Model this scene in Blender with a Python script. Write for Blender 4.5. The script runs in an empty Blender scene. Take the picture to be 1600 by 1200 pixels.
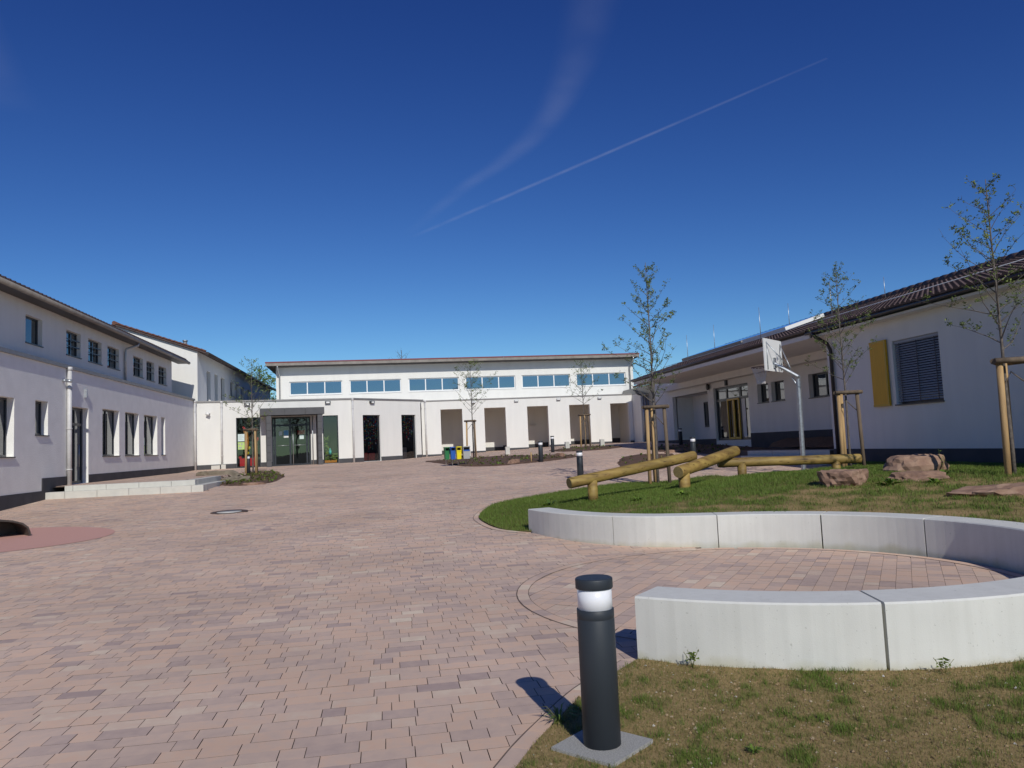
import bpy, bmesh, math, random
import numpy as np
from mathutils import Vector, Matrix
from mathutils.geometry import delaunay_2d_cdt

S = bpy.context.scene
COL = S.collection
rnd = random.Random(7)
rad = math.radians

# ------------------------------------------------------------------ camera
cam_d = bpy.data.cameras.new('camera')
cam_d.sensor_width = 36; cam_d.lens = 26.4; cam_d.clip_start = .05; cam_d.clip_end = 120000
cam = bpy.data.objects.new('camera', cam_d); COL.objects.link(cam)
CR = Vector((0.9855, -0.16384, -0.0442)); CU = Vector((0.03023, -0.0868, 0.99577)); CF = Vector((0.16698, 0.98266, 0.08059))
cam.matrix_world = Matrix(((CR.x, CU.x, -CF.x, 0), (CR.y, CU.y, -CF.y, 0), (CR.z, CU.z, -CF.z, 1.6), (0, 0, 0, 1)))
S.camera = cam

# ------------------------------------------------------------------ sky, sun, exposure
SUN_EL = rad(35.5); SUN_AZ = 0.125
world = bpy.data.worlds.new('World'); S.world = world; world.use_nodes = True
wn = world.node_tree; wn.nodes.clear()
sky = wn.nodes.new('ShaderNodeTexSky'); sky.sky_type = 'NISHITA'; sky.sun_disc = False
sky.sun_elevation = SUN_EL; sky.sun_rotation = rad(180) - SUN_AZ
sky.altitude = 900; sky.air_density = 1.0; sky.dust_density = 0.15; sky.ozone_density = 4.0
hs = wn.nodes.new('ShaderNodeMix'); hs.data_type = 'RGBA'; hs.blend_type = 'MULTIPLY'; hs.inputs[0].default_value = 1; hs.inputs[7].default_value = (.53, .84, 1.22, 1)   # deep polarised blue
bg = wn.nodes.new('ShaderNodeBackground'); bg.inputs['Strength'].default_value = 0.075
wo = wn.nodes.new('ShaderNodeOutputWorld')
wn.links.new(sky.outputs[0], hs.inputs[6]); 
# steeper, deeper blue towards the zenith (polarised sky): one power law per channel, the same all round the sky
sp = wn.nodes.new('ShaderNodeSeparateColor'); cb = wn.nodes.new('ShaderNodeCombineColor'); wn.links.new(hs.outputs[2], sp.inputs[0])
def wmath(op, a, b):
    q = wn.nodes.new('ShaderNodeMath'); q.operation = op; wn.links.new(a, q.inputs[0]); q.inputs[1].default_value = b; return q.outputs[0]
for i, (pw, gain, cap) in enumerate(((1.66, 4.0, .75), (1.555, 1.835, 1.08), (1.17, .93, 1.3))):
    v = wmath('MULTIPLY', sp.outputs[i], .075); v = wmath('POWER', v, pw); v = wmath('MULTIPLY', v, gain); v = wmath('MINIMUM', v, cap); v = wmath('DIVIDE', v, .075); wn.links.new(v, cb.inputs[i])
wn.links.new(cb.outputs[0], bg.inputs[0]); wn.links.new(bg.outputs[0], wo.inputs[0])
sun_d = bpy.data.lights.new('sun', 'SUN'); sun_d.energy = 3.0; sun_d.angle = rad(.53); sun_d.color = (1, .965, .885)
sun = bpy.data.objects.new('sun', sun_d); COL.objects.link(sun)
sdir = Vector((math.cos(SUN_EL) * math.sin(SUN_AZ), -math.cos(SUN_EL) * math.cos(SUN_AZ), math.sin(SUN_EL)))
sun.rotation_euler = sdir.to_track_quat('Z', 'Y').to_euler(); sun.location = (5, -30, 30)
S.view_settings.view_transform = 'Standard'; S.view_settings.look = 'None'
S.view_settings.exposure = .1; S.view_settings.gamma = 1; S.view_settings.use_curve_mapping = False
S.render.engine = 'CYCLES'
S.cycles.transparent_max_bounces = 24

# ------------------------------------------------------------------ materials
def nodes_of(m): return m.node_tree.nodes, m.node_tree.links
def pmat(name, col, rough=.7, metal=0, spec=.5, var=0, vscale=3, bump=0, bscale=60, col2=None, stretch=None, detail=4):
    m = bpy.data.materials.new(name); m.use_nodes = True
    n, l = nodes_of(m); b = n['Principled BSDF']
    b.inputs['Roughness'].default_value = rough; b.inputs['Metallic'].default_value = metal
    b.inputs['Specular IOR Level'].default_value = spec
    b.inputs['Base Color'].default_value = (*col, 1)
    pos = n.new('ShaderNodeNewGeometry').outputs['Position'] if (var or bump) else None
    if stretch and pos:
        mp = n.new('ShaderNodeMapping'); mp.inputs['Scale'].default_value = stretch; l.new(pos, mp.inputs[0]); pos2 = mp.outputs[0]
    else: pos2 = pos
    if var:
        t = n.new('ShaderNodeTexNoise'); t.inputs['Scale'].default_value = vscale; t.inputs['Detail'].default_value = detail
        l.new(pos2, t.inputs['Vector'])
        r = n.new('ShaderNodeValToRGB'); r.color_ramp.elements[0].position = .32; r.color_ramp.elements[1].position = .68
        c2 = col2 or tuple(c * (1 - var) for c in col)
        r.color_ramp.elements[0].color = (*c2, 1); r.color_ramp.elements[1].color = (*col, 1)
        l.new(t.outputs[0], r.inputs[0]); l.new(r.outputs[0], b.inputs['Base Color'])
    if bump:
        t2 = n.new('ShaderNodeTexNoise'); t2.inputs['Scale'].default_value = bscale; t2.inputs['Detail'].default_value = 3
        l.new(pos, t2.inputs['Vector'])
        bp = n.new('ShaderNodeBump'); bp.inputs['Strength'].default_value = bump; bp.inputs['Distance'].default_value = .02
        l.new(t2.outputs[0], bp.inputs['Height']); l.new(bp.outputs[0], b.inputs['Normal'])
    return m
M = {}
M['stucco'] = pmat('stucco', (.78, .77, .73), .95, spec=.15, var=.055, vscale=2.6, bump=.25, bscale=90, stretch=(1, 1, .16))
M['rough_stucco'] = pmat('rough_stucco', (.87, .86, .82), .95, spec=.1, var=.07, vscale=2.2, bump=.55, bscale=26)
M['plinth'] = pmat('plinth', (.085, .085, .092), .85, spec=.2, var=.2, vscale=2, bump=.2, bscale=80)
M['coping'] = pmat('coping', (.30, .29, .28), .5, metal=.4, var=.15, vscale=4)
M['darkframe'] = pmat('dark_frame', (.03, .035, .045), .35)
M['whiteframe'] = pmat('white_frame', (.8, .8, .79), .35)
M['zinc'] = pmat('zinc', (.50, .51, .52), .42, metal=.7, var=.25, vscale=6)
M['whitepipe'] = pmat('white_pipe', (.62, .61, .60), .5, var=.12, vscale=5)
M['browngutter'] = pmat('brown_gutter', (.035, .025, .022), .45)
M['tile'] = pmat('roof_tile', (.095, .055, .05), .6, var=.4, vscale=2.3, bump=.2, bscale=40)
M['redtrim'] = pmat('red_trim', (.20, .035, .035), .6)
M['fascia'] = pmat('fascia_grey', (.28, .25, .22), .6, var=.3, vscale=3)
M['whitewood'] = pmat('white_wood', (.72, .71, .68), .7, var=.06, vscale=4)
M['slatepanel'] = pmat('slate_panel', (.082, .082, .088), .6, var=.15, vscale=4)
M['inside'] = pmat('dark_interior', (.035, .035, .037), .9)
M['insidewall'] = pmat('interior_wall', (.16, .15, .14), .9)
M['yellow'] = pmat('yellow_shutter', (.72, .40, .015), .55, var=.14, vscale=30, stretch=(1, 1, .05))
M['yellowframe'] = pmat('yellow_frame', (.55, .34, .02), .4)
M['blind'] = pmat('blind_grey', (.30, .315, .35), .5, metal=.1)
M['bollard'] = pmat('bollard_grey', (.030, .037, .046), .5, spec=.4, bump=.08, bscale=900)
M['diffuser'] = pmat('bollard_diffuser', (.82, .83, .86), .25)
M['slab'] = pmat('exposed_aggregate', (.50, .49, .46), .9, var=.45, vscale=160, bump=.5, bscale=260)
M['galv'] = pmat('galvanised', (.52, .55, .58), .42, metal=.75, var=.3, vscale=18)
M['board'] = pmat('backboard_white', (.80, .80, .78), .4)
M['net'] = pmat('net', (.75, .73, .72), .8)
M['rim'] = pmat('rim', (.10, .05, .05), .5)
M['stake'] = pmat('stake_wood', (.50, .33, .15), .75, var=.4, vscale=14, stretch=(1, 1, .12), bump=.15, bscale=50, col2=(.30, .19, .09))
M['stakeold'] = pmat('stake_weathered', (.17, .125, .085), .85, var=.4, vscale=14, stretch=(1, 1, .15))
M['bark'] = pmat('bark', (.17, .145, .125), .9, var=.5, vscale=20, bump=.3, bscale=80)
M['log'] = pmat('log_wood', (.41, .28, .075), .65, var=.35, vscale=9, col2=(.21, .125, .035), bump=.2, bscale=22, stretch=(.14, .8, 1), detail=8)
def add_cracks(m):
    n, l = nodes_of(m); b = n['Principled BSDF']; src = b.inputs['Base Color'].links[0].from_socket
    geo = n.new('ShaderNodeNewGeometry'); mp = n.new('ShaderNodeMapping'); mp.inputs['Scale'].default_value = (.06, .9, 1); l.new(geo.outputs['Position'], mp.inputs[0])
    t = n.new('ShaderNodeTexNoise'); t.inputs['Scale'].default_value = 26; t.inputs['Detail'].default_value = 2; l.new(mp.outputs[0], t.inputs['Vector'])
    r = n.new('ShaderNodeValToRGB'); r.color_ramp.elements[0].position = .30; r.color_ramp.elements[1].position = .37; r.color_ramp.elements[0].color = (.35, .3, .25, 1); r.color_ramp.elements[1].color = (1, 1, 1, 1); l.new(t.outputs[0], r.inputs[0])
    t2 = n.new('ShaderNodeTexNoise'); t2.inputs['Scale'].default_value = 1.6; t2.inputs['Detail'].default_value = 4; l.new(geo.outputs['Position'], t2.inputs['Vector'])
    r2 = n.new('ShaderNodeValToRGB'); r2.color_ramp.elements[0].position = .4; r2.color_ramp.elements[1].position = .62; r2.color_ramp.elements[0].color = (.72, .74, .70, 1); r2.color_ramp.elements[1].color = (1, 1, 1, 1); l.new(t2.outputs[0], r2.inputs[0])
    x = n.new('ShaderNodeMix'); x.data_type = 'RGBA'; x.blend_type = 'MULTIPLY'; x.inputs[0].default_value = 1; l.new(src, x.inputs[6]); l.new(r.outputs[0], x.inputs[7])
    y = n.new('ShaderNodeMix'); y.data_type = 'RGBA'; y.blend_type = 'MULTIPLY'; y.inputs[0].default_value = 1; l.new(x.outputs[2], y.inputs[6]); l.new(r2.outputs[0], y.inputs[7]); l.new(y.outputs[2], b.inputs['Base Color'])
add_cracks(M['log'])
M['logend'] = pmat('log_end', (.30, .22, .085), .85, var=.3, vscale=30)
M['cast'] = pmat('cast_iron', (.11, .07, .05), .7, var=.3, vscale=30)
M['rubber'] = pmat('rubber_surface', (.60, .335, .28), .9, var=.14, vscale=120, bump=.3, bscale=200)
M['steelshell'] = pmat('dark_shell', (.075, .062, .052), .5, var=.4, vscale=7)
M['soil'] = pmat('bed_soil', (.15, .085, .055), .95, var=.5, vscale=9, bump=.9, bscale=30)
M['step'] = pmat('step_concrete', (.58, .57, .52), .85, var=.1, vscale=5, bump=.15, bscale=120)
M['green'] = pmat('bin_green', (.03, .19, .07), .4); M['blue'] = pmat('bin_blue', (.02, .10, .42), .4)
M['binyellow'] = pmat('bin_yellow', (.80, .66, .01), .4); M['bingrey'] = pmat('bin_grey', (.38, .38, .37), .45)
M['black'] = pmat('black', (.012, .012, .013), .5)
M['white'] = pmat('paint_white', (.78, .78, .76), .5)
M['red'] = pmat('red_cloth', (.55, .02, .025), .7); M['cyan'] = pmat('teal_item', (.08, .45, .42), .6)
M['orange'] = pmat('orange_item', (.62, .25, .02), .6); M['lime'] = pmat('lime_paper', (.45, .62, .20), .7)
M['paper'] = pmat('paper_pale', (.62, .74, .72), .7); M['photo'] = pmat('photo_blue', (.12, .33, .55), .4)
M['terracotta'] = pmat('terracotta_tile', (.17, .07, .045), .7, var=.3, vscale=9)

def glass_mat(name, tint, refl, transp, gcol=(.95, .97, 1)):
    m = bpy.data.materials.new(name); m.use_nodes = True
    n, l = nodes_of(m); n.remove(n['Principled BSDF'])
    out = n['Material Output']
    g = n.new('ShaderNodeBsdfGlossy'); g.inputs['Roughness'].default_value = .015; g.inputs['Color'].default_value = (*gcol, 1)
    if transp:
        d = n.new('ShaderNodeBsdfTransparent'); d.inputs['Color'].default_value = (*tint, 1)
    else:
        d = n.new('ShaderNodeBsdfDiffuse'); d.inputs['Color'].default_value = (*tint, 1)
    fr = n.new('ShaderNodeFresnel'); fr.inputs['IOR'].default_value = 1.5
    ad = n.new('ShaderNodeMath'); ad.operation = 'ADD'; ad.use_clamp = True; ad.inputs[1].default_value = refl
    mx = n.new('ShaderNodeMixShader')
    # slow waviness of the panes
    geo = n.new('ShaderNodeNewGeometry'); t = n.new('ShaderNodeTexNoise'); t.inputs['Scale'].default_value = .9
    bp = n.new('ShaderNodeBump'); bp.inputs['Strength'].default_value = .05; bp.inputs['Distance'].default_value = .05
    l.new(geo.outputs['Position'], t.inputs['Vector']); l.new(t.outputs[0], bp.inputs['Height']); l.new(bp.outputs[0], g.inputs['Normal'])
    l.new(fr.outputs[0], ad.inputs[0]); l.new(ad.outputs[0], mx.inputs[0]); l.new(d.outputs[0], mx.inputs[1]); l.new(g.outputs[0], mx.inputs[2])
    l.new(mx.outputs[0], out.inputs[0]); return m
M['glass'] = glass_mat('window_glass', (.012, .014, .016), .10, False)
M['coated'] = glass_mat('coated_glass', (.012, .02, .035), .27, False, (.62, .78, 1))
M['clear'] = glass_mat('clear_glass', (.78, .80, .80), .04, True)

def tint_mat(name, stops, rough, noise=.22, nscale=14, bump=.25, bscale=120, spec=.25):
    """colour picked per piece by the float attribute 'tint', mottled by world-space noise"""
    m = bpy.data.materials.new(name); m.use_nodes = True
    n, l = nodes_of(m); b = n['Principled BSDF']; b.inputs['Roughness'].default_value = rough; b.inputs['Specular IOR Level'].default_value = spec
    a = n.new('ShaderNodeAttribute'); a.attribute_name = 'tint'
    r = n.new('ShaderNodeValToRGB'); r.color_ramp.interpolation = 'LINEAR'
    while len(r.color_ramp.elements) < len(stops): r.color_ramp.elements.new(.5)
    for e, (p, c) in zip(r.color_ramp.elements, stops): e.position = p; e.color = (*c, 1)
    geo = n.new('ShaderNodeNewGeometry'); t = n.new('ShaderNodeTexNoise'); t.inputs['Scale'].default_value = nscale; t.inputs['Detail'].default_value = 5
    l.new(geo.outputs['Position'], t.inputs['Vector'])
    # noise pushes the ramp position so that one piece runs from one colour into the next
    ma = n.new('ShaderNodeMath'); ma.operation = 'MULTIPLY_ADD'; ma.inputs[1].default_value = noise; l.new(t.outputs[0], ma.inputs[0])
    sb = n.new('ShaderNodeMath'); sb.operation = 'SUBTRACT'; sb.inputs[1].default_value = noise * .5
    l.new(a.outputs['Fac'], sb.inputs[0]); l.new(sb.outputs[0], ma.inputs[2]); l.new(ma.outputs[0], r.inputs[0])
    t3 = n.new('ShaderNodeTexNoise'); t3.inputs['Scale'].default_value = .5; t3.inputs['Detail'].default_value = 6; l.new(geo.outputs['Position'], t3.inputs['Vector'])
    mr = n.new('ShaderNodeMapRange'); mr.inputs[1].default_value = .3; mr.inputs[2].default_value = .7; mr.inputs[3].default_value = .84; mr.inputs[4].default_value = 1.08
    l.new(t3.outputs[0], mr.inputs[0])
    mu = n.new('ShaderNodeMix'); mu.data_type = 'RGBA'; mu.blend_type = 'MULTIPLY'; mu.inputs[0].default_value = 1
    l.new(r.outputs[0], mu.inputs[6]); l.new(mr.outputs[0], mu.inputs[7]); l.new(mu.outputs[2], b.inputs['Base Color'])
    t2 = n.new('ShaderNodeTexNoise'); t2.inputs['Scale'].default_value = bscale; l.new(geo.outputs['Position'], t2.inputs['Vector'])
    bp = n.new('ShaderNodeBump'); bp.inputs['Strength'].default_value = bump; bp.inputs['Distance'].default_value = .004
    l.new(t2.outputs[0], bp.inputs['Height']); l.new(bp.outputs[0], b.inputs['Normal'])
    return m
M['paver'] = tint_mat('paver', [(0, (.42, .315, .28)), (.2, (.51, .385, .325)), (.45, (.62, .46, .365)), (.6, (.68, .47, .345)), (.75, (.65, .49, .38)), (1, (.73, .60, .46))], .9, noise=.5, nscale=11)
M['joint'] = pmat('joint_sand', (.16, .115, .09), .95, var=.3, vscale=20)
M['leaf'] = tint_mat('leaf', [(0, (.07, .11, .025)), (.5, (.13, .18, .045)), (1, (.22, .26, .08))], .6, noise=.1, nscale=5, bump=0)
M['lush'] = tint_mat('lush_leaf', [(0, (.05, .10, .015)), (1, (.17, .26, .03))], .6, noise=.1, nscale=5, bump=0)
M['grass'] = tint_mat('grass_blade', [(0, (.23, .185, .075)), (.3, (.165, .165, .05)), (.65, (.11, .16, .026)), (1, (.115, .20, .03))], .6, noise=.1, nscale=2, bump=0)
M['rooftile'] = tint_mat('roof_tile_tinted', [(0, (.085, .058, .055)), (.5, (.125, .086, .080)), (1, (.165, .115, .105))], .6, noise=.3, nscale=9, bump=.2, bscale=60)
M['rock'] = tint_mat('sandstone', [(0, (.15, .09, .07)), (.5, (.28, .175, .125)), (1, (.42, .29, .21))], .95, noise=1.5, nscale=5, bump=1, bscale=18)
M['greyrock'] = tint_mat('grey_sandstone', [(0, (.14, .115, .085)), (1, (.31, .265, .20))], .95, noise=1.2, nscale=5, bump=1, bscale=18)

def lawn_mat():
    m = bpy.data.materials.new('lawn_soil'); m.use_nodes = True
    n, l = nodes_of(m); b = n['Principled BSDF']; b.inputs['Roughness'].default_value = .95; b.inputs['Specular IOR Level'].default_value = .1
    a = n.new('ShaderNodeAttribute'); a.attribute_name = 'tint'
    geo = n.new('ShaderNodeNewGeometry'); t = n.new('ShaderNodeTexNoise'); t.inputs['Scale'].default_value = 34; t.inputs['Detail'].default_value = 9; t.inputs['Roughness'].default_value = .7
    l.new(geo.outputs['Position'], t.inputs['Vector'])
    soil = n.new('ShaderNodeValToRGB'); soil.color_ramp.elements[0].color = (.25, .17, .08, 1); soil.color_ramp.elements[1].color = (.42, .30, .145, 1)
    soil.color_ramp.elements[0].position = .3; soil.color_ramp.elements[1].position = .7; l.new(t.outputs[0], soil.inputs[0])
    mx = n.new('ShaderNodeMix'); mx.data_type = 'RGBA'; mx.inputs[7].default_value = (.075, .10, .025, 1)
    l.new(a.outputs['Fac'], mx.inputs[0]); l.new(soil.outputs[0], mx.inputs[6]); l.new(mx.outputs[2], b.inputs['Base Color'])
    bp = n.new('ShaderNodeBump'); bp.inputs['Strength'].default_value = .5; bp.inputs['Distance'].default_value = .008
    l.new(t.outputs[0], bp.inputs['Height']); l.new(bp.outputs[0], b.inputs['Normal'])
    return m
M['lawn'] = lawn_mat()

def concrete_mat():
    m = bpy.data.materials.new('cast_concrete'); m.use_nodes = True
    n, l = nodes_of(m); b = n['Principled BSDF']; b.inputs['Roughness'].default_value = .75; b.inputs['Specular IOR Level'].default_value = .3
    geo = n.new('ShaderNodeNewGeometry'); pos = geo.outputs['Position']
    def noise(scale, st, det=5):
        mp = n.new('ShaderNodeMapping'); mp.inputs['Scale'].default_value = st; l.new(pos, mp.inputs[0])
        t = n.new('ShaderNodeTexNoise'); t.inputs['Scale'].default_value = scale; t.inputs['Detail'].default_value = det; l.new(mp.outputs[0], t.inputs['Vector']); return t.outputs[0]
    def rampn(src, p0, c0, p1, c1):
        r = n.new('ShaderNodeValToRGB'); r.color_ramp.elements[0].position = p0; r.color_ramp.elements[1].position = p1
        r.color_ramp.elements[0].color = (*c0, 1); r.color_ramp.elements[1].color = (*c1, 1); l.new(src, r.inputs[0]); return r.outputs[0]
    def mul(a, c, f=1):
        x = n.new('ShaderNodeMix'); x.data_type = 'RGBA'; x.blend_type = 'MULTIPLY'; x.inputs[0].default_value = f
        l.new(a, x.inputs[6]); l.new(c, x.inputs[7]); return x.outputs[2]
    base = rampn(noise(2.2, (1, 1, 1)), .3, (.63, .625, .58), .7, (.69, .685, .635))
    streak = rampn(noise(14, (1, 1, .045), 3),   .35, (.95, .95, .945), .62, (1, 1, 1))
    specks = rampn(noise(55, (1, 1, 1), 2), .24, (.72, .72, .70), .32, (1, 1, 1))
    c = mul(mul(base, streak), specks)
    # greenish tide line near the ground: dirt splashed up by rain
    sep = n.new('ShaderNodeSeparateXYZ'); l.new(pos, sep.inputs[0])
    mr = n.new('ShaderNodeMapRange'); mr.inputs[1].default_value = .02; mr.inputs[2].default_value = .22; l.new(sep.outputs[2], mr.inputs[0])
    nz = noise(4, (1, 1, .6)); ad = n.new('ShaderNodeMath'); ad.operation = 'ADD'; l.new(mr.outputs[0], ad.inputs[0]); l.new(nz, ad.inputs[1])
    dirt = rampn(ad.outputs[0], .45, (.84, .82, .70), .85, (1, 1, 1)); c = mul(c, dirt)
    l.new(c, b.inputs['Base Color'])
    t2 = noise(130, (1, 1, 1)); bp = n.new('ShaderNodeBump'); bp.inputs['Strength'].default_value = .12; bp.inputs['Distance'].default_value = .01
    l.new(t2, bp.inputs['Height']); l.new(bp.outputs[0], b.inputs['Normal'])
    return m
M['concrete'] = concrete_mat()

def contrail_mat(name, strength, scale):
    m = bpy.data.materials.new(name); m.use_nodes = True
    n, l = nodes_of(m); n.remove(n['Principled BSDF'])
    a = n.new('ShaderNodeAttribute'); a.attribute_name = 'tint'
    geo = n.new('ShaderNodeNewGeometry'); t = n.new('ShaderNodeTexNoise'); t.inputs['Scale'].default_value = scale; t.inputs['Detail'].default_value = 4; t.inputs['Roughness'].default_value = .4
    l.new(geo.outputs['Position'], t.inputs['Vector'])
    mr = n.new('ShaderNodeMapRange'); mr.inputs[1].default_value = .1; mr.inputs[2].default_value = .8; l.new(t.outputs[0], mr.inputs[0])
    x = n.new('ShaderNodeMath'); x.operation = 'MULTIPLY'; l.new(a.outputs['Fac'], x.inputs[0]); l.new(mr.outputs[0], x.inputs[1])
    y = n.new('ShaderNodeMath'); y.operation = 'MULTIPLY'; y.inputs[1].default_value = strength; l.new(x.outputs[0], y.inputs[0])
    tr = n.new('ShaderNodeBsdfTransparent'); tl = n.new('ShaderNodeBsdfTranslucent'); tl.inputs['Color'].default_value = (.9, .9, .9, 1)
    mx = n.new('ShaderNodeMixShader'); l.new(y.outputs[0], mx.inputs[0]); l.new(tr.outputs[0], mx.inputs[1]); l.new(tl.outputs[0], mx.inputs[2])
    l.new(mx.outputs[0], n['Material Output'].inputs[0]); return m

# ------------------------------------------------------------------ object helpers
def tag(o, label=None, cat=None, group=None, kind=None):
    if label: o['label'] = label
    if cat: o['category'] = cat
    if group: o['group'] = group
    if kind: o['kind'] = kind
    return o
def empty(name, loc, label, cat, group=None, rz=0):
    o = bpy.data.objects.new(name, None); COL.objects.link(o); o.location = loc; o.rotation_euler = (0, 0, rz); o.empty_display_size = .2
    return tag(o, label, cat, group)
def link(name, me, parent=None, loc=None):
    o = bpy.data.objects.new(name, me); COL.objects.link(o)
    if parent is not None:
        o.parent = parent
    if loc is not None: o.location = loc
    return o

class MB:
    def __init__(s): s.v = []; s.f = []; s.mi = []; s.t = []; s.sm = []
    def add(s, vs, fs, tint=None, smooth=False, mi=0):
        b = len(s.v); s.v += [tuple(v) for v in vs]
        for f in fs: s.f.append(tuple(b + i for i in f)); s.t.append(.5 if tint is None else tint); s.sm.append(smooth); s.mi.append(mi)
    def quad(s, a, b, c, d, **k): s.add([a, b, c, d], [(0, 1, 2, 3)], **k)
    def hexa(s, p, **k):  # 8 points: bottom 0-3 ccw, top 4-7
        s.add(p, [(3, 2, 1, 0), (4, 5, 6, 7), (0, 1, 5, 4), (1, 2, 6, 5), (2, 3, 7, 6), (3, 0, 4, 7)], **k)
    def box(s, x0, x1, y0, y1, z0, z1, **k):
        s.hexa([(x0, y0, z0), (x1, y0, z0), (x1, y1, z0), (x0, y1, z0), (x0, y0, z1), (x1, y0, z1), (x1, y1, z1), (x0, y1, z1)], **k)
    def tube(s, pts, r, n=8, caps=True, smooth=True, mi=0, capmi=None, tint=None):
        pts = [Vector(p) for p in pts]; rs = r if isinstance(r, (list, tuple)) else [r] * len(pts)
        vs = []; up = None
        for i, p in enumerate(pts):
            d = (pts[min(i + 1, len(pts) - 1)] - pts[max(i - 1, 0)]).normalized()
            if up is None:
                a = Vector((0, 0, 1)) if abs(d.z) < .9 else Vector((1, 0, 0)); up = a.cross(d).normalized()
            up = (up - d * up.dot(d)).normalized(); w = d.cross(up)
            for k in range(n):
                an = 2 * math.pi * k / n; vs.append(p + (up * math.cos(an) + w * math.sin(an)) * rs[i])
        fs = [(i * n + k, i * n + (k + 1) % n, (i + 1) * n + (k + 1) % n, (i + 1) * n + k) for i in range(len(pts) - 1) for k in range(n)]
        s.add(vs, fs, smooth=smooth, mi=mi, tint=tint)
        if caps:
            b = len(s.v) - len(vs); cm = mi if capmi is None else capmi
            s.f.append(tuple(b + k for k in reversed(range(n)))); s.f.append(tuple(b + (len(pts) - 1) * n + k for k in range(n)))
            s.t += [.5 if tint is None else tint] * 2; s.sm += [False] * 2; s.mi += [cm] * 2
    def lathe(s, prof, c=(0, 0, 0), n=32, smooth=False):
        vs = []; m = len(prof)
        for r, z in prof:
            for k in range(n): a = 2 * math.pi * k / n; vs.append((c[0] + r * math.cos(a), c[1] + r * math.sin(a), c[2] + z))
        fs = [(i * n + k, i * n + (k + 1) % n, (i + 1) * n + (k + 1) % n, (i + 1) * n + k) for i in range(m - 1) for k in range(n)]
        s.add(vs, fs, smooth=True)
        if prof[-1][0] > 1e-4: b = len(s.v) - n; s.f.append(tuple(range(b, b + n))); s.t.append(.5); s.sm.append(False); s.mi.append(0)
        if prof[0][0] > 1e-4: b = len(s.v) - m * n; s.f.append(tuple(reversed(range(b, b + n)))); s.t.append(.5); s.sm.append(False); s.mi.append(0)
    def mesh(s, name, mats, tint=False):
        me = bpy.data.meshes.new(name); me.from_pydata(s.v, [], s.f)
        for m in (mats if isinstance(mats, (list, tuple)) else [mats]): me.materials.append(m)
        me.polygons.foreach_set('use_smooth', s.sm); me.polygons.foreach_set('material_index', s.mi)
        if tint:
            a = me.attributes.new('tint', 'FLOAT', 'FACE'); a.data.foreach_set('value', np.array(s.t, dtype=np.float32))
        me.update(); return me
    def build(s, name, mats, parent=None, tint=False, world=True):
        o = link(name, s.mesh(name, mats, tint))
        if parent is not None:
            o.parent = parent
            if world: o.matrix_parent_inverse = inv_world(parent)
        return o
def inv_world(p):
    m = Matrix.Identity(4); q = p
    while q is not None:
        m = (Matrix.Translation(q.location) @ q.rotation_euler.to_matrix().to_4x4()) @ (q.matrix_parent_inverse @ Matrix.Identity(4) if False else Matrix.Identity(4)) @ m if q.type == 'EMPTY' else m
        q = q.parent
    return m.inverted()

class Frame:  # wall frame: s along, o outwards, z up
    def __init__(f, A, B): 
        f.A = Vector((A[0], A[1])); d = Vector((B[0], B[1])) - f.A; f.len = d.length; f.u = d / f.len; f.n = Vector((f.u.y, -f.u.x))
    def p(f, s, o, z): q = f.A + f.u * s + f.n * o; return (q.x, q.y, z)
    def box(f, mb, s0, s1, o0, o1, z0, z1, **k):
        mb.hexa([f.p(s0, o1, z0), f.p(s1, o1, z0), f.p(s1, o0, z0), f.p(s0, o0, z0), f.p(s0, o1, z1), f.p(s1, o1, z1), f.p(s1, o0, z1), f.p(s0, o0, z1)], **k)
def wall_faces(mb, fr, s0, s1, z0, z1, ops, depth=.25):
    """front face with real openings and their reveals; ops = (s0,s1,z0,z1)"""
    ss = sorted({s0, s1, *[o[0] for o in ops], *[o[1] for o in ops]}); zs = sorted({z0, z1, *[o[2] for o in ops], *[o[3] for o in ops]})
    ss = [a for a in ss if s0 <= a <= s1]; zs = [a for a in zs if z0 <= a <= z1]
    for i in range(len(ss) - 1):
        for j in range(len(zs) - 1):
            cs = (ss[i] + ss[i + 1]) / 2; cz = (zs[j] + zs[j + 1]) / 2
            if any(o[0] < cs < o[1] and o[2] < cz < o[3] for o in ops): continue
            mb.quad(fr.p(ss[i], 0, zs[j]), fr.p(ss[i + 1], 0, zs[j]), fr.p(ss[i + 1], 0, zs[j + 1]), fr.p(ss[i], 0, zs[j + 1]))
    for (a, b, c, d) in ops:
        D = -depth
        mb.quad(fr.p(a, 0, c), fr.p(a, 0, d), fr.p(a, D, d), fr.p(a, D, c)); mb.quad(fr.p(b, 0, d), fr.p(b, 0, c), fr.p(b, D, c), fr.p(b, D, d))
        mb.quad(fr.p(a, 0, d), fr.p(b, 0, d), fr.p(b, D, d), fr.p(a, D, d)); mb.quad(fr.p(b, 0, c), fr.p(a, 0, c), fr.p(a, D, c), fr.p(b, D, c))
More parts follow.
